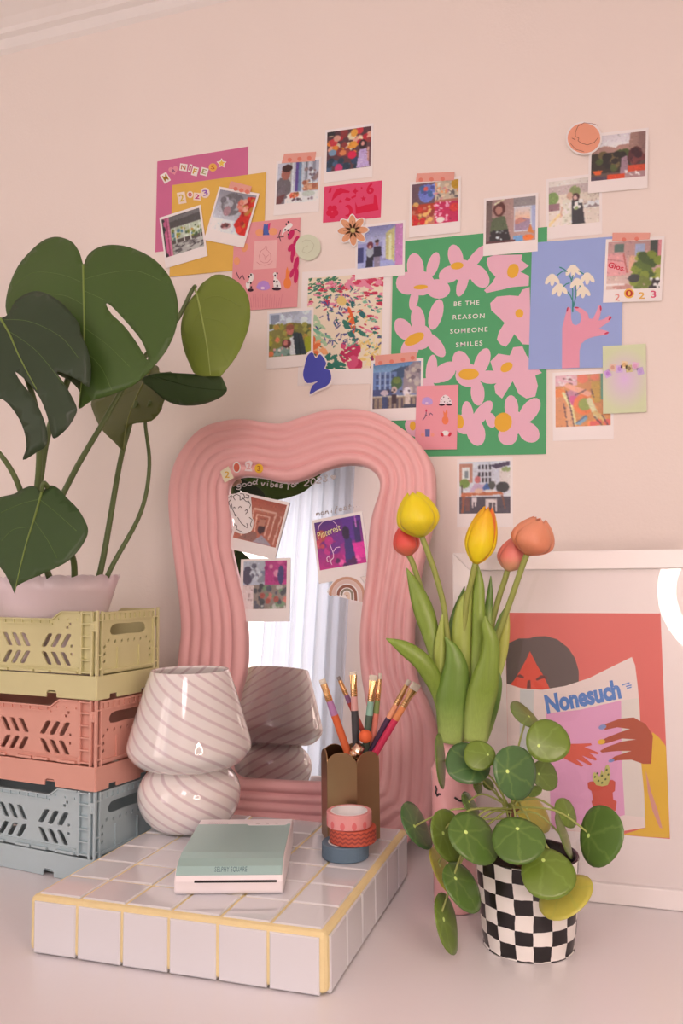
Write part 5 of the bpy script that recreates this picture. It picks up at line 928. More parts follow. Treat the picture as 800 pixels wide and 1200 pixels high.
brush('paint brush with a purple band and orange handle, leaning out nearest the lamp', (377, 796), (406, 878), .238, .243, ((176, 116, 156), (214, 96, 56)), 1.0, .0038)
brush('thin dark-tipped paint brush with a red handle, crossing behind the black one', (396, 793), (424, 855), .262, .262, ((150, 96, 130), (186, 70, 58)), .8, .0028, (5, 20, 10), mat('dark_bristle', A(130, 110, 104), .8))
brush('paint brush with a dusty pink band and black handle', (413.5, 787), (417, 868), .250, .247, ((214, 150, 142), (66, 60, 62)), 1.15, .0037, (4, 26, 17))
brush('flat pale-bristled paint brush with a mint band and dark green handle', (437.5, 791), (430, 862), .256, .252, ((140, 168, 148), (76, 86, 72)), 1.25, .0037, (7, 25, 17))
brush('thin paint brush with an olive band and coral handle, beside the mint one', (445.5, 789), (437, 865), .262, .258, ((136, 142, 84), (224, 122, 104)), .7, .0032, (7, 26, 16))
brush('thin pale-tipped paint brush with a peach band and navy handle', (479.5, 797), (436, 878), .256, .252, ((226, 146, 110), (76, 48, 72)), .8, .0033, (7, 27, 19))
brush('wide flat paint brush with an orange band and crimson handle, leaning out most', (488.5, 801), (441, 880), .250, .246, ((218, 128, 80), (200, 50, 80)), 1.5, .0036, (9, 24, 18))
# ornamental gold pen with an orange bobble, and a clear pen
a = onY(428, 863, .236); b = onY(414, 888, .238); d = (a-b).normalized(); pen = thing('bobble_pen', 'short ornate gold pen topped with an orange bobble', 'pen', Matrix.Translation(b - d*.075))
MB().tube([b-d*.055, b-d*.02, b, a-d*.012], [.004, .0055, .0062, .0058], 14).build('barrel', mat('rose_gold', (.85, .62, .48), .25, metal=1), pen, world=True, smooth=True)
mb = MB(); q = d.to_track_quat('Z', 'Y').to_matrix().to_4x4()
for s_ in (-.004, .004, .009): mb.lathe([(.0055, -.0012), (.0074, 0), (.0055, .0012)], 14, Matrix.Translation(b+d*s_) @ q)
mb.build('gold_ring', M_gold, pen, world=True); MB().lathe([(.0075*sin(pi*i/12)+1e-5, -.0075*cos(pi*i/12)) for i in range(13)], 20, Matrix.Translation(a) @ q).build('bobble', mat('orange_bobble', A(226, 94, 52), .7, bump=.3, bscale=900), pen, world=True, smooth=True)
a = onY(451, 851, .262); b = onY(437, 882, .256); d = (b-a).normalized(); cp = thing('clear_pen', 'slim clear and silver pen standing behind the navy brush', 'pen', Matrix.Translation(b+d*.055))
MB().tube([a, a+d*.004, b, b+d*.055], [.0012, .003, .0034, .003], 12).build('barrel', mat('clear_plastic', (.8, .78, .76), .12, metal=.4), cp, world=True, smooth=True); MB().tube([a-d*.0003, a+d*.018], [.0014, .0036], 12).build('pen_cap', mat('silver_cap', (.75, .72, .70), .2, metal=1), cp, world=True, smooth=True)

# ------------------------------------------------------------------ vase of tulips
VY = .216; vc = onY(533, 1000, VY); vx = vc.x; vh = onY(534, 867, VY).z
vase = thing('vase', 'narrow pink glazed vase with small black painted strokes, holding the tulips', 'vase', T(vx, VY, .0004))
MV = mat('pink_glaze', A(232, 160, 158), .12, var=.04, vscale=8, coat=.5)
sh = vh-.036
vp = [(.0001, .0), (.0195, .0), (.0225, .003), (.0232, .012), (.0232, sh*.5), (.0232, sh), (.0222, sh+.007), (.0190, sh+.014), (.0168, sh+.022), (.0160, vh-.004), (.0166, vh), (.0152, vh-.0004), (.0146, vh-.006), (.0155, sh+.022), (.0205, sh), (.0205, .02), (.0001, .008)]
MB().lathe(sm(vp[:11], 3) + vp[11:], 44).build('body', MV, vase, smooth=True)
mb = MB()
def vpt(px_, py_):
    P = onY(px_, py_, VY-.02); x = max(-.0225, min(.0225, P.x-vx)); return Vector((x, -sqrt(max(.0236**2-x*x, 1e-8)), P.z))
for P in ([(509.5,922),(511,926),(510,930),(512.5,934)], [(512,933),(514,931),(516,931)], [(533,934),(538,938),(544,940),(551,938),(557,939)]): mb.tube([vpt(*p) for p in P], .0011, 6)
mb.build('painted_stroke', mat('black_glaze', (.012, .01, .012), .3), vase)

def orient(p, d, side=None):
    z = d.normalized(); x = (side or CR); x = (x - z*x.dot(z)).normalized(); y = z.cross(x); return Matrix(((x.x, y.x, z.x, p.x), (x.y, y.y, z.y, p.y), (x.z, y.z, z.z, p.z), (0, 0, 0, 1)))
ZT = zm(440, 560, .2875)
MST = mat('tulip_stem', A(140, 138, 66), .5, var=.1); MLF = [mat('tulip_leaf_%d' % i, A(*c), .38, var=.16, vscale=14) for i, c in enumerate(((124, 138, 52), (108, 130, 52), (152, 156, 70), (174, 166, 78), (92, 116, 48)))]
for m_ in MLF:      # tulip leaves pale towards their base, with fine lengthwise streaks
    nt = m_.node_tree; N = nt.nodes.new; tc = N('ShaderNodeTexCoord'); sp = N('ShaderNodeSeparateXYZ'); nt.links.new(tc.outputs['Generated'], sp.inputs[0]); mr = N('ShaderNodeMapRange'); mr.inputs['From Min'].default_value = .42; mr.inputs['From Max'].default_value = 0; mr.inputs['To Max'].default_value = .75; nt.links.new(sp.outputs['Z'], mr.inputs['Value'])
    src = nt.nodes['Principled BSDF'].inputs['Base Color'].links[0].from_socket; mx = N('ShaderNodeMix'); mx.data_type = 'RGBA'; nt.links.new(mr.outputs['Result'], mx.inputs['Factor']); nt.links.new(src, mx.inputs['A']); mx.inputs['B'].default_value = (*A(178, 184, 104), 1)
    mp = N('ShaderNodeMapping'); mp.inputs['Scale'].default_value = (26, 26, .8); nz = N('ShaderNodeTexNoise'); nz.inputs['Scale'].default_value = 1; nt.links.new(tc.outputs['Generated'], mp.inputs[0]); nt.links.new(mp.outputs[0], nz.inputs['Vector']); m2 = N('ShaderNodeMix'); m2.data_type = 'RGBA'; m2.blend_type = 'MULTIPLY'; m2.inputs['Factor'].default_value = .35
    r2 = N('ShaderNodeMapRange'); r2.inputs['To Min'].default_value = .45; r2.inputs['To Max'].default_value = 1.4; nt.links.new(nz.outputs['Fac'], r2.inputs['Value']); nt.links.new(mx.outputs['Result'], m2.inputs['A']); nt.links.new(r2.outputs['Result'], m2.inputs['B']); nt.links.new(m2.outputs['Result'], nt.nodes['Principled BSDF'].inputs['Base Color'])
def petal_mat(name, c0, c1, zr):
    m = mat(name, A(*c0), .45, sss=.15); nt = m.node_tree; N = nt.nodes.new; tc = N('ShaderNodeTexCoord'); sp = N('ShaderNodeSeparateXYZ'); nt.links.new(tc.outputs['Generated'], sp.inputs[0]); nz = N('ShaderNodeTexNoise'); nz.inputs['Scale'].default_value = 5; mp = N('ShaderNodeMapping'); mp.inputs['Scale'].default_value = (7, 7, .6); nt.links.new(tc.outputs['Generated'], mp.inputs[0]); nt.links.new(mp.outputs[0], nz.inputs['Vector'])
    ad = N('ShaderNodeMath'); ad.operation = 'MULTIPLY_ADD'; ad.inputs[1].default_value = .5; nt.links.new(nz.outputs['Fac'], ad.inputs[0]); nt.links.new(sp.outputs['Z'], ad.inputs[2]); mr = N('ShaderNodeMapRange'); mr.inputs['From Min'].default_value = zr[0]; mr.inputs['From Max'].default_value = zr[1]; nt.links.new(ad.outputs[0], mr.inputs['Value'])
    mx = N('ShaderNodeMix'); mx.data_type = 'RGBA'; mx.inputs['A'].default_value = (*A(*c0), 1); mx.inputs['B'].default_value = (*A(*c1), 1); nt.links.new(mr.outputs['Result'], mx.inputs['Factor']); nt.links.new(mx.outputs['Result'], nt.nodes['Principled BSDF'].inputs['Base Color']); return m
def blade(parent, pts, m, Y, fold=.35, world_Y=None):
    """tulip leaf: centre line with half widths, all measured in the picture, at its own depth."""
    n = len(pts); C = []; W = []
    for i, p in enumerate(pts):
        y = Y if not isinstance(Y, (tuple, list)) else Y[0]+(Y[1]-Y[0])*i/(n-1); P = onY(*ZT([p[:2]])[0], y); dep = (P-CAMP).dot(CF); C.append(P); W.append(Vector((p[2]*.2875*dep/FPX, 0, 0)))
    C2 = smoothed(C, 5, False); W2 = [q.x for q in smoothed(W, 5, False)]; v = []; f = []; K = 7
    for i, P in enumerate(C2):
        t = (C2[min(i+1, len(C2)-1)]-C2[max(i-1, 0)]).normalized(); view = (P-CAMP).normalized(); side = t.cross(view).normalized(); nn = side.cross(t)
        for k in range(K): s_ = 2*k/(K-1)-1; w_ = max(W2[i], .0002); v.append(P + side*(s_*w_) - view*(fold*w_*(1-s_*s_)) + view*(.0))
    for i in range(len(C2)-1):
        for k in range(K-1): a = i*K+k; f.append((a, a+1, a+K+1, a+K))
    o = mk('leaf', v, f, m, parent, world=True, smooth=True); solid(o, .0011); return o
def tulip(label, base, topp, Yf, R, cols, stem, Ys, leaves=(), squash=1.0, bend=0):
    B = onY(*ZT([base])[0], Yf); Tp = onY(*ZT([topp])[0], Yf-.004); ax = Tp-B; H = ax.length
    t = thing('tulip', label, 'tulip', Matrix.Translation((vx, VY, vh-.03)), 'tulips in the pink vase'); M = orient(B, ax)
    ns = len(stem); P = [onY(*ZT([q])[0], Yf+(Ys-Yf)*i/ns) for i, q in enumerate(stem)]
    P = [B+ax*.02] + P + [Vector((vx+random.uniform(-.006, .006), VY+random.uniform(-.005, .005), vh-.03))]
    MB().tube(smoothed(P, 5, False), .0031, 9).build('stem', MST, t, world=True, smooth=True)
    for k in range(6):
        inner_ = k % 2; az = 2*pi*k/6 + .35; RR = R*(.90 if inner_ else 1.0); v = []; f = []; NJ, NI = 15, 9
        for j in range(NJ):
            u = j/(NJ-1); prof = (.16+.84*sin(pi/2*min(1, u/.40))**.8) if u < .40 else (1-.66*((u-.40)/.60)**1.9 - (.08 if inner_ else .02)*max(0, (u-.88)/.12)**2); hwid = radians(62)*(1-u**7)**.55*(.55+.45*min(1, u*3.5))
            for i in range(NI):
                q = 2*i/(NI-1)-1; a = az+q*hwid; r = RR*prof*(1.0+.09*(1-q*q)+.03*cos(3*pi*q)*u); lift = H*(u*(1.0 if inner_ else .985)) - H*.03*q*q*u
                v.append((r*cos(a)*1.0, r*sin(a)*squash, lift))
        for j in range(NJ-1):
            for i in range(NI-1): a = j*NI+i; f.append((a, a+1, a+NI+1, a+NI))
        o = mk('petal', [M @ Vector(p) for p in v], f, cols[k % len(cols)], t, world=True, smooth=True); solid(o, .0008)
    for pts, mi_, Y in leaves: blade(t, pts, MLF[mi_], Y)
    return t
YEL_ = petal_mat('yellow_petal', (196, 168, 40), (232, 192, 22), (.1, .7)); YEO = petal_mat('yellow_orange_petal', (236, 192, 20), (232, 150, 30), (.55, 1.3)); ORG_ = petal_mat('orange_petal', (228, 150, 30), (230, 110, 44), (.2, .9))
PCH = petal_mat('peach_petal', (206, 116, 84), (222, 132, 100), (.1, 1.0)); PNK_ = petal_mat('pink_petal', (222, 168, 120), (226, 118, 106), (.15, .7)); REDP = petal_mat('red_petal', (214, 120, 88), (222, 74, 64), (.1, .7))
tulip('large yellow tulip standing in front of the mirror frame', (188, 240), (150, 58), .190, .0212, [YEL_], [(215,310), (243,390), (275,510), (292,640), (310,800)], .206,
      [([(266,960,10),(263,840,18),(262,760,24),(262,690,24),(266,610,11),(277,538,1)], 2, .196), ([(270,1010,12),(264,930,20),(252,870,27),(228,808,36),(185,745,36),(115,692,28),(42,655,1)], 0, (.204, .172)), ([(302,1085,44),(314,1000,63),(318,900,70),(324,820,58),(326,760,45),(314,705,28),(298,672,13),(281,648,1)], 1, (.196, .188))])
tulip('coral red tulip half hidden behind the yellow one', (135, 318), (112, 195), .212, .0135, [REDP], [(148,340), (165,390), (200,500), (250,700)], .214,
      [([(252,820,14),(240,720,24),(225,640,34),(195,540,40),(162,450,27),(126,368,1)], 0, .200)])
tulip('closed yellow and orange tulip in the middle of the bunch', (407, 350), (460, 118), .192, .0150, [YEO, ORG_, YEO, YEO, YEO, ORG_], [(400,375), (388,430), (372,490), (360,620), (345,800)], .206,
      [([(345,1020,26),(348,900,34),(350,800,38),(352,700,38),(352,610,39),(362,530,33),(380,470,18),(396,428,1)], 2, .201), ([(405,1080,43),(418,960,54),(440,850,58),(464,740,40),(468,660,30),(450,600,18),(446,562,1)], 0, (.190, .182)), ([(410,900,22),(415,750,26),(420,620,26),(420,520,24),(420,430,20),(416,353,1)], 0, .200)])
tulip('small blush pink tulip tucked behind the peach one', (537, 378), (580, 245), .218, .0142, [PNK_], [(525,420), (508,470), (480,570), (450,700)], .216,
      [([(462,600,12),(460,540,15),(465,480,12),(469,400,1)], 4, .214), ([(300,690,16),(320,600,22),(340,520,16),(362,443,1)], 4, .214)])
tulip('large open peach tulip standing in front of the picture frame', (617, 312), (672, 165), .196, .0208, [PCH], [(598,360), (560,470), (525,570), (492,660), (450,800)], .206,
      [([(490,830,10),(505,770,16),(520,690,20),(530,610,16),(542,548,1)], 3, .206), ([(440,1070,16),(465,980,22),(488,900,20),(498,830,16),(500,790,3)], 4, .204), ([(470,700,12),(490,640,14),(515,570,12),(545,505,1)], 1, .212)])

# ------------------------------------------------------------------ pilea in the checkered pot
PC = Vector((.4425, .152, 0)); ph = onY(619, 1001, .152).z; r0, r1 = .0415, .0485
pot = thing('checkered_pot', 'black and white checkered plant pot holding the round-leaved plant', 'plant pot', T(PC.x, PC.y, .0004))
def checker():
    m = bpy.data.materials.new('checker_glaze'); m.use_nodes = True; nt = m.node_tree; b = nt.nodes['Principled BSDF']; N = nt.nodes.new; tc = N('ShaderNodeTexCoord'); nz = N('ShaderNodeTexNoise'); nz.inputs['Scale'].default_value = 55; nt.links.new(tc.outputs['Object'], nz.inputs['Vector'])
    va = N('ShaderNodeVectorMath'); va.operation = 'MULTIPLY_ADD'; va.inputs[1].default_value = (.004, .004, .004); nt.links.new(nz.outputs['Color'], va.inputs[0]); nt.links.new(tc.outputs['Object'], va.inputs[2])
    sp = N('ShaderNodeSeparateXYZ'); nt.links.new(va.outputs[0], sp.inputs[0])
    def mth(op, a, c=None):
        x = N('ShaderNodeMath'); x.operation = op
        for i, q in enumerate((a, c)):
            if q is None: continue
            if isinstance(q, (int, float)): x.inputs[i].default_value = q
            else: nt.links.new(q, x.inputs[i])
        return x.outputs[0]
    an = mth('FLOOR', mth('ADD', mth('MULTIPLY', mth('ARCTAN2', sp.outputs['Y'], sp.outputs['X']), 16/(2*pi)), 40.35)); rw = mth('FLOOR', mth('DIVIDE', mth('SUBTRACT', sp.outputs['Z'], .003), ph/6.0))
    par = mth('MODULO', mth('ADD', mth('ADD', an, rw), 100), 2); fac = mth('GREATER_THAN', mth('ABSOLUTE', par), .5)
    mx = N('ShaderNodeMix'); mx.data_type = 'RGBA'; mx.inputs['A'].default_value = (*A(240, 218, 206), 1); mx.inputs['B'].default_value = (.012, .010, .012, 1); nt.links.new(fac, mx.inputs['Factor']); nt.links.new(mx.outputs['Result'], b.inputs['Base Color']); b.inputs['Roughness'].default_value = .3; return m
MB().lathe(sm([(.0001, .0006), (r0-.003, 0), (r0, .003), (r0+.003, ph*.3), (r1-.001, ph-.004), (r1, ph)], 4), 64).build('body', checker(), pot, smooth=True)
MDK = mat('black_inside', (.014, .010, .013), .25)
MB().lathe([(r1, ph), (r1-.001, ph+.0016), (r1-.0035, ph+.001), (r1-.005, ph-.012), (r1-.008, ph-.03), (.0001, ph-.03)], 64).build('inner_rim', MDK, pot, smooth=True)
sl = MB().lathe([(.0001, ph-.013), (.02, ph-.0125), (r1-.0065, ph-.0145), (r1-.0075, ph-.025), (.0001, ph-.025)], 40); sl.build('soil', mat('soil', (.03, .018, .012), .95, var=.5, vscale=300, bump=1, bscale=500), pot)
pil = thing('round_leaved_plant', 'plant of round coin-shaped green leaves growing from the checkered pot', 'plant', T(PC.x, PC.y, ph-.012))
crown = onY(598, 948, .148); foot = Vector((PC.x-.006, PC.y+.004, ph-.016))
MWD = mat('brown_stem', A(110, 66, 50), .8, bump=.5, bscale=700); MPT = mat('petiole', A(160, 156, 84), .5, var=.12)
MB().tube(smoothed([foot, foot.lerp(crown, .5)+Vector((.004, 0, 0)), crown], 4, False), [.005-.0002*i for i in range(9)], 9).build('trunk', MWD, pil, world=True, smooth=True)
mb = MB()
for i in range(16): p = foot.lerp(crown, .3+i*.045); mb.tube([p, p+Vector((random.uniform(-.012, .012), random.uniform(-.010, .002), random.uniform(.0, .006)))], [.0016, .0006], 5)
mb.build('leaf_scar', MWD, pil, world=True)
PG = [mat('pilea_leaf_%d' % i, A(*c), .30, var=.14, vscale=60, spec=.5) for i, c in enumerate(((80, 102, 42), (72, 98, 54), (104, 118, 42), (192, 170, 72), (98, 110, 50)))]
for m_ in PG:       # veins spreading from where the stalk meets the leaf
    nt = m_.node_tree; N = nt.nodes.new; uv = N('ShaderNodeUVMap'); uv.uv_map = 'disc'; sp = N('ShaderNodeSeparateXYZ'); nt.links.new(uv.outputs[0], sp.inputs[0])
    def mth(op, a, c=None):
        x = N('ShaderNodeMath'); x.operation = op
        for i, q in enumerate((a, c)):
            if q is None: continue
            if isinstance(q, (int, float)): x.inputs[i].default_value = q
            else: nt.links.new(q, x.inputs[i])
        return x.outputs[0]
    an = mth('ARCTAN2', sp.outputs['Y'], sp.outputs['X']); ln = N('ShaderNodeVectorMath'); ln.operation = 'LENGTH'; nt.links.new(uv.outputs[0], ln.inputs[0]); rr_ = ln.outputs['Value']
    nz = N('ShaderNodeTexNoise'); nz.inputs['Scale'].default_value = 3; nt.links.new(uv.outputs[0], nz.inputs['Vector']); wv = mth('ABSOLUTE', mth('SINE', mth('ADD', mth('MULTIPLY', an, 3.5), mth('MULTIPLY', nz.outputs['Fac'], 1.6))))
    d = mth('MULTIPLY', wv, rr_); mr = N('ShaderNodeMapRange'); mr.inputs['From Min'].default_value = .26; mr.inputs['From Max'].default_value = .0; mr.inputs['To Max'].default_value = .20; nt.links.new(d, mr.inputs['Value'])
    src = nt.nodes['Principled BSDF'].inputs['Base Color'].links[0].from_socket; mx = N('ShaderNodeMix'); mx.data_type = 'RGBA'; nt.links.new(mr.outputs['Result'], mx.inputs['Factor']); nt.links.new(src, mx.inputs['A']); mx.inputs['B'].default_value = (*A(150, 164, 84), 1); nt.links.new(mx.outputs['Result'], nt.nodes['Principled BSDF'].inputs['Base Color'])
MEYE = mat('leaf_eye', A(206, 212, 120), .5)
PIL = [(614,837,20.5,9,42,.150,4,(.25,.15)), (641,868,25.5,24.5,20,.132,2,(-.4,.25)), (604,904,31,24.5,85,.100,1,(-.45,0)), (547,894,26.5,23,25,.122,1,(.4,.2)), (561,885,18.5,17,0,.110,2,(.55,0)), (517,890,31.5,5.5,86,.130,4,(.2,0)),
       (638,908,18,14.5,60,.165,4,(-.5,0)), (488,966,29,13,62,.128,1,(-.3,.2)), (554.5,981,33,24,48,.076,0,(-.35,-.1)), (525,978,30.5,18,75,.108,2,(-.4,0)), (606,984,31,26,0,.072,0,(0,-.45)), (641,1023,31.5,28,12,.076,2,(-.15,-.5)),
       (661,1050,35,20,-32,.092,3,(0,-.3)), (702.5,978,35,24,100,.118,0,(-.5,0)), (663,952,17.5,11,65,.172,2,(.1,.2)), (661,978,26,4.8,72,.150,4,(.1,0)), (541.5,1038,30.5,17.5,60,.084,0,(-.4,-.2)), (524,1080,33.5,12,78,.092,2,(-.5,0)),
       (623,950,27,15,52,.186,3,(-.4,0)), (518,1018,28,9,66,.132,3,(-.4,0)), (572,919,7.5,5.5,50,.150,4,(0,0)), (551,942,16,6.5,58,.142,0,(-.3,0)), (560,921,9,5,80,.156,4,(0,0)), (625,927,10,6,-20,.142,4,(0,0))]
for cx, cy, a_, b_, an, Y, mi_, att in PIL:
    P = onY(cx, cy, Y); dep = (P-CAMP).dot(CF); k = dep/FPX; view = (P-CAMP).normalized(); r = radians(an)
    mj = (CR*cos(r)-CU*sin(r)); mj = (mj-view*mj.dot(view)).normalized(); mn = view.cross(mj).normalized(); c_ = b_/a_; s_ = sqrt(max(0, 1-c_*c_))
    best = None
    for sg in (1, -1):
        e2 = mn*c_ + view*s_*sg; nn = mj.cross(e2)
        if nn.dot(view) > 0: nn = -nn
        if best is None or nn.z > best[1].z: best = (e2, nn)
    e2, nn = best; R = a_*k; v = []; f = []; NR, NA = 6, 26
    def lp(u, w_, lift=0):
        d2 = u*u+w_*w_; return P + mj*(R*u*(1.0+.05*u)) + e2*(R*w_*(1-.06*u)) + nn*(R*(.06*(1-d2) - .05*abs(w_)**1.5 + .02*sin(3*u+cx)) + lift)
    v.append(lp(0, 0))
    for j in range(1, NR+1):
        for i in range(NA): t = 2*pi*i/NA; q = j/NR; v.append(lp(q*cos(t), q*sin(t)))
    for i in range(NA): f.append((0, 1+i, 1+(i+1) % NA))
    for j in range(NR-1):
        for i in range(NA): o1 = 1+j*NA; f.append((o1+i, o1+NA+i, o1+NA+(i+1) % NA, o1+(i+1) % NA))
    o = mk('leaf', v, f, PG[mi_], pil, world=True, smooth=True); solid(o, .0006)
    # attachment point: offset given along picture x,y
    A2 = CR*att[0]-CU*att[1]; u0 = A2.dot(mj); w0 = A2.dot(mn)
    D2_ = [(0, 0)] + [(j/NR*cos(2*pi*i/NA), j/NR*sin(2*pi*i/NA)) for j in range(1, NR+1) for i in range(NA)]; ul = o.data.uv_layers.new(name='disc')
    for lp_ in o.data.loops: du = D2_[lp_.vertex_index]; ul.data[lp_.index].uv = (du[0]-u0, du[1]-w0)
    if a_ > 12 and c_ > .3:
        ctr = lp(u0, w0, .0009); MB().add([ctr] + [lp(u0+.075*cos(t), w0+.075*sin(t)/1, .0008) for t in (2*pi*i/10 for i in range(10))], [(0, 1+i, 1+(i+1) % 10) for i in range(10)]).build('leaf_eye', MEYE, o, world=True)
    E_ = lp(u0, w0, -.0012); st_ = crown + Vector((random.uniform(-.003, .003), random.uniform(-.003, .003), random.uniform(-.014, .004))); md = st_.lerp(E_, .55) + Vector((0, 0, .012 if cy < 1000 else .02)) - nn*.004
    MB().tube(smoothed([st_, md, E_-nn*.003, E_], 5, False), .0010 if a_ > 12 else .0007, 6).build('petiole', MPT, pil, world=True, smooth=True)

# ------------------------------------------------------------------ big split-leaf plant in the scalloped planter
CM = T(-.037, .161, .2058, radians(-9)); pm = CM @ Vector((-.128, .056, .0070)); pz0 = pm.z
rimz = onY(100, 676, pm.y-.02).z; hp_ = rimz-pz0
plt = thing('scalloped_planter', 'pale blush oval planter with a scalloped rim, set in the top crate', 'plant pot', T(pm.x, pm.y, pz0, radians(-9)))
MPL = mat('planter_glaze', A(232, 198, 198), .3, var=.03, vscale=8); NV = 96; v = []; f = []
rimx = abs((MW[plt.name].inverted() @ onY(138, 674, pm.y)).x)
prof = [(0, .001), (.72, .0), (.76, .004), (.80, hp_*.45), (.855, hp_*.62), (.94, hp_*.86), (1.0, hp_), (.975, hp_-.0008), (.92, hp_*.86), (.83, hp_*.62), (.76, hp_*.45), (.0, hp_*.44)]
for jj, (q, z) in enumerate(prof):
    ry = .044 + .022*max(0, (z-hp_*.62)/(hp_*.38)); ry = ry if jj < 7 else ry-.0022; ry = 0 if q == 0 else ry*(.93 if jj == 1 else 1)
    for i in range(NV):
        t = 2*pi*i/NV; sc = abs(sin(t*18/2))**.7 if z > hp_*.9 else 0
        v.append((rimx*q*cos(t), ry*sin(t), z + (.0058*sc-.003 if z > hp_*.9 else 0)))
for j in range(len(prof)-1):
    for i in range(NV): k = (i+1) % NV; f.append((j*NV+i, j*NV+k, (j+1)*NV+k, (j+1)*NV+i))
mk('body', v, f, MPL, plt, smooth=True)
MB().lathe([(.0001, hp_*.76), (.04, hp_*.77), (.05, hp_*.75), (.0495, hp_*.70), (.0001, hp_*.70)], 36, sx=rimx*.84/.05, sy=.86).build('soil', MATS['soil'], plt)
mon = thing('split_leaf_plant', 'large split-leaved dark green plant rising from the scalloped planter', 'plant', T(pm.x, pm.y, pz0+hp_*.75))
Z8 = zm(0, 260, .375); ZC = zm(0, 420, .25)
MGL = {k: mat('split_leaf_'+k, A(*c), .36, var=.16, vscale=9, bump=.06, bscale=60, spec=.35) for k, c in dict(mid=(66, 84, 36), dark=(50, 60, 40), low=(58, 74, 40), lime=(118, 126, 50), olive=(88, 88, 40)).items()}
MRIB = mat('leaf_rib', A(116, 126, 58), .45)
def bigleaf(out, holes, P, n, m, rib, veins, fold=.05, droop=.22, ribr=.0014, step=.011, ribm=None):
    n = Vector(n).normalized(); P = Vector(P); a = onP(*rib[0], P, n); b = onP(*rib[-1], P, n); ya = (b-a).normalized(); xa = ya.cross(n).normalized(); Lr = (b-a).length
    def flat2(pts, s=3): return [( (q-a).dot(xa), (q-a).dot(ya)) for q in smoothed([onP(*p, P, n) for p in pts], s)]
    O = flat2(out); Hs = [flat2(h) for h in holes]
    def surf(x, y, lift=0): d = abs(x)/Lr; t = y/Lr; return a + xa*x + ya*y + n*(-fold*Lr*sqrt(d*d+.004) + .063*fold*Lr - droop*Lr*(t-.35)**2*.35 + .35*fold*Lr*d*sin(9*t) + lift)
    V, F = cdt(O, Hs, step); o = mk('leaf', [surf(p.x, p.y) for p in V], F, m, mon, world=True, smooth=True); solid(o, .0009)
    R2 = [((onP(*p, P, n)-a).dot(xa), (onP(*p, P, n)-a).dot(ya)) for p in rib]; pts = [surf(q.x, q.y, .0006) for q in smoothed([Vector((*r, 0)) for r in R2], 8, False)]; k = len(pts)
    MB().tube(pts, [ribr*(1-.8*i/k)+.0002 for i in range(k)], 6).build('midrib', ribm or MRIB, o, world=True, smooth=True)
    mb = MB()
    for vn in veins:
        q2 = [((onP(*p, P, n)-a).dot(xa), (onP(*p, P, n)-a).dot(ya)) for p in vn]; pp = [surf(q.x, q.y, .0003) for q in smoothed([Vector((*r, 0)) for r in q2], 6, False)]; mb.tube(pp, .00042, 5)
    if veins: mb.build('vein', m if ribm else mat('leaf_vein', A(84, 102, 46), .45), o, world=True, smooth=True)
    return a
AO = Z8([(258,132),(243,92),(220,58),(190,41),(155,34),(115,46),(72,82),(38,122),(18,170),(10,220),(14,280),(50,350),(110,420),(170,470),(215,495),(243,530),(235,577),(275,552),(330,535),(400,505),(443,472),(462,452),(480,432),(510,392),(534,335),(544,270),(539,210),(520,160),(480,115),(430,85),(380,68),(330,66),(292,80),(268,105)])
AH = [Z8([(329,254),(346,262),(392,312),(432,362),(452,408),(452,424),(440,408),(418,370),(380,318),(344,284)])]
aA = bigleaf(AO, AH, onY(100, 380, .136), (-.06, -.96, .22), MGL['mid'], Z8([(258,132),(263,250),(262,380),(250,490),(236,572)]), [Z8(q) for q in ([(261,180),(330,160),(420,150),(500,180)], [(262,215),(330,245)], [(262,330),(330,380),(400,450)], [(258,190),(180,160),(90,150),(30,190)], [(262,260),(200,230),(110,220)], [(262,400),(310,450),(340,520)])])
BO = Z8([(0,300),(24,285),(45,238),(90,208),(132,213),(190,250),(232,300),(241,335),(262,380),(271,430),(262,497),(240,486),(205,470),(170,462),(192,498),(222,560),(218,590),(190,632),(152,662),(143,645),(136,600),(118,545),(85,500),(45,466),(62,498),(95,540),(118,590),(130,640),(124,682),(90,705),(48,727),(62,690),(58,640),(38,590),(0,548),(-60,540),(-110,420),(-80,320)])
aB = bigleaf(BO, [], onY(30, 420, .092), (.10, -.96, .26), MGL['dark'], Z8([(0,300),(30,350),(60,420),(110,520)]), [Z8(q) for q in ([(5,305),(90,310),(180,350),(240,420)], [(25,340),(110,400),(190,500)])], fold=.09)
CO = ZC([(-70,700),(-30,652),(0,640),(60,628),(100,605),(140,592),(165,600),(182,616),(196,622),(206,614),(220,597),(245,592),(275,610),(310,650),(360,700),(394,760),(401,800),(380,850),(330,920),(280,960),(200,1000),(110,1040),(66,1066),(60,1095),(45,1060),(15,1000),(-50,900)])
aC = bigleaf(CO, [], onY(45, 625, .10), (.10, -.90, .42), MGL['low'], ZC([(196,622),(165,740),(120,880),(62,1085)]), [ZC(q) for q in ([(185,660),(260,720),(350,800)], [(185,660),(100,680),(0,720)], [(160,760),(220,850),(260,930)], [(150,790),(60,800),(0,850)])], fold=.08)
DO = Z8([(612,222),(625,196),(645,176),(670,158),(705,160),(745,185),(774,230),(778,290),(764,350),(738,412),(690,472),(680,476),(612,474),(590,440),(571,390),(563,330),(575,280),(596,240)])
aD = bigleaf(DO, [], onY(250, 380, .265), (.20, -.93, .25), MGL['lime'], Z8([(608,205),(622,260),(638,340),(648,400),(655,474)]), [Z8(q) for q in ([(620,250),(680,230),(750,260)], [(630,300),(690,310),(750,360)], [(640,360),(680,390),(710,430)], [(625,280),(600,320),(585,370)], [(640,350),(615,390),(605,440)])], fold=.10, ribm=mat('lime_rib', A(156, 160, 84), .45))
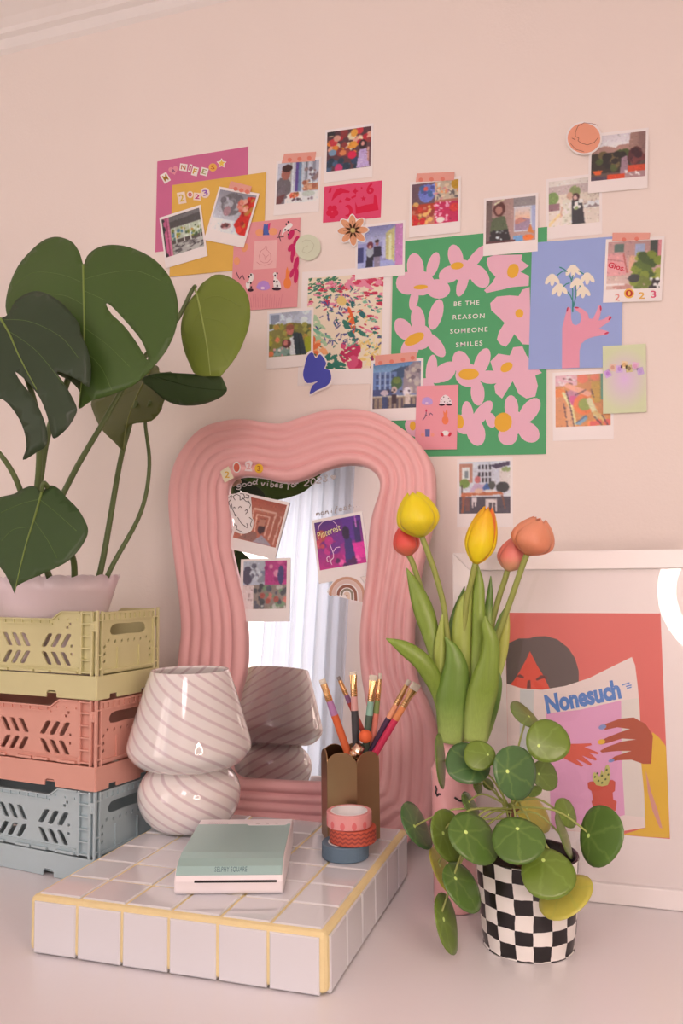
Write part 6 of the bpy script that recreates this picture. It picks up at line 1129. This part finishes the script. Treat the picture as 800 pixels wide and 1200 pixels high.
EO = Z8([(280,552),(330,533),(400,500),(448,470),(478,447),(494,452),(500,470),(540,472),(505,560),(498,582),(468,616),(405,630),(386,660),(378,705),(352,682),(312,642),(286,592)])
aE = bigleaf(EO, [], onY(150, 485, .275), (-.10, -.80, .58), MGL['olive'], Z8([(478,447),(440,520),(400,610),(379,700)]), [Z8(q) for q in ([(440,520),(380,540),(310,590)], [(450,500),(480,530),(495,570)])], fold=.08, ribm=mat('olive_rib', A(126, 122, 62), .45))
FO = Z8([(440,497),(470,478),(520,472),(600,477),(660,481),(686,485),(700,510),(706,532),(680,555),(620,575),(562,576),(515,558),(480,530)])
aF = bigleaf(FO, [], onY(210, 460, .268), (.05, -.78, -.62), MGL['low'], Z8([(470,480),(540,500),(620,520),(704,530)]), [], fold=.08, ribm=MGL['low'], ribr=.0006)
MPE = mat('split_leaf_stalk', A(92, 100, 56), .45, var=.15)
soilc = Vector((pm.x, pm.y, pz0+hp_*.74))
def stalk(pts, r=.0036):
    P = []
    for q in pts: P.append(q if isinstance(q, Vector) else onY(q[0], q[1], q[2]))
    k = smoothed(P, 6, False); n_ = len(k); MB().tube(k, [r*(1.25-.55*i/n_) for i in range(n_)], 9).build('stalk', MPE, mon, world=True, smooth=True)
def S0(dx, dy=0): return soilc + Vector((dx, dy, -.004))
stalk([S0(.050, .0), (118, 668, .25), (140, 545, .28), (151, 503, .285), onY(160, 470, .282)])
stalk([S0(.058, .004), (131, 664, .25), (165, 600, .28), (175, 545, .29), (170, 493, .285), onY(176, 470, .28)], .0028)
stalk([S0(.02, -.008), (50, 640, .22), (82, 563, .225), (118, 500, .235), (160, 430, .25), (205, 378, .262), (224, 342, .272), onY(229, 335, .270)], .0034)
stalk([S0(.0, -.01), (34, 640, .20), (47, 560, .17), (57, 505, .160), (84, 430, .162), (96, 340, .156), aA + Vector((0, .004, -.002))], .0042)
stalk([S0(-.012, -.012), (38, 640, .18), (46, 540, .14), (40, 470, .12), (10, 390, .105), aB + Vector((0, .003, -.002))], .0036)
stalk([S0(-.03, -.012), (32, 620, .17), (22, 570, .14), (-2, 530, .12), (-40, 500, .11)], .0034)
stalk([S0(.035, -.006), (87, 664, .215), (80, 640, .19), (62, 585, .14), (52, 566, .12), aC], .0034)
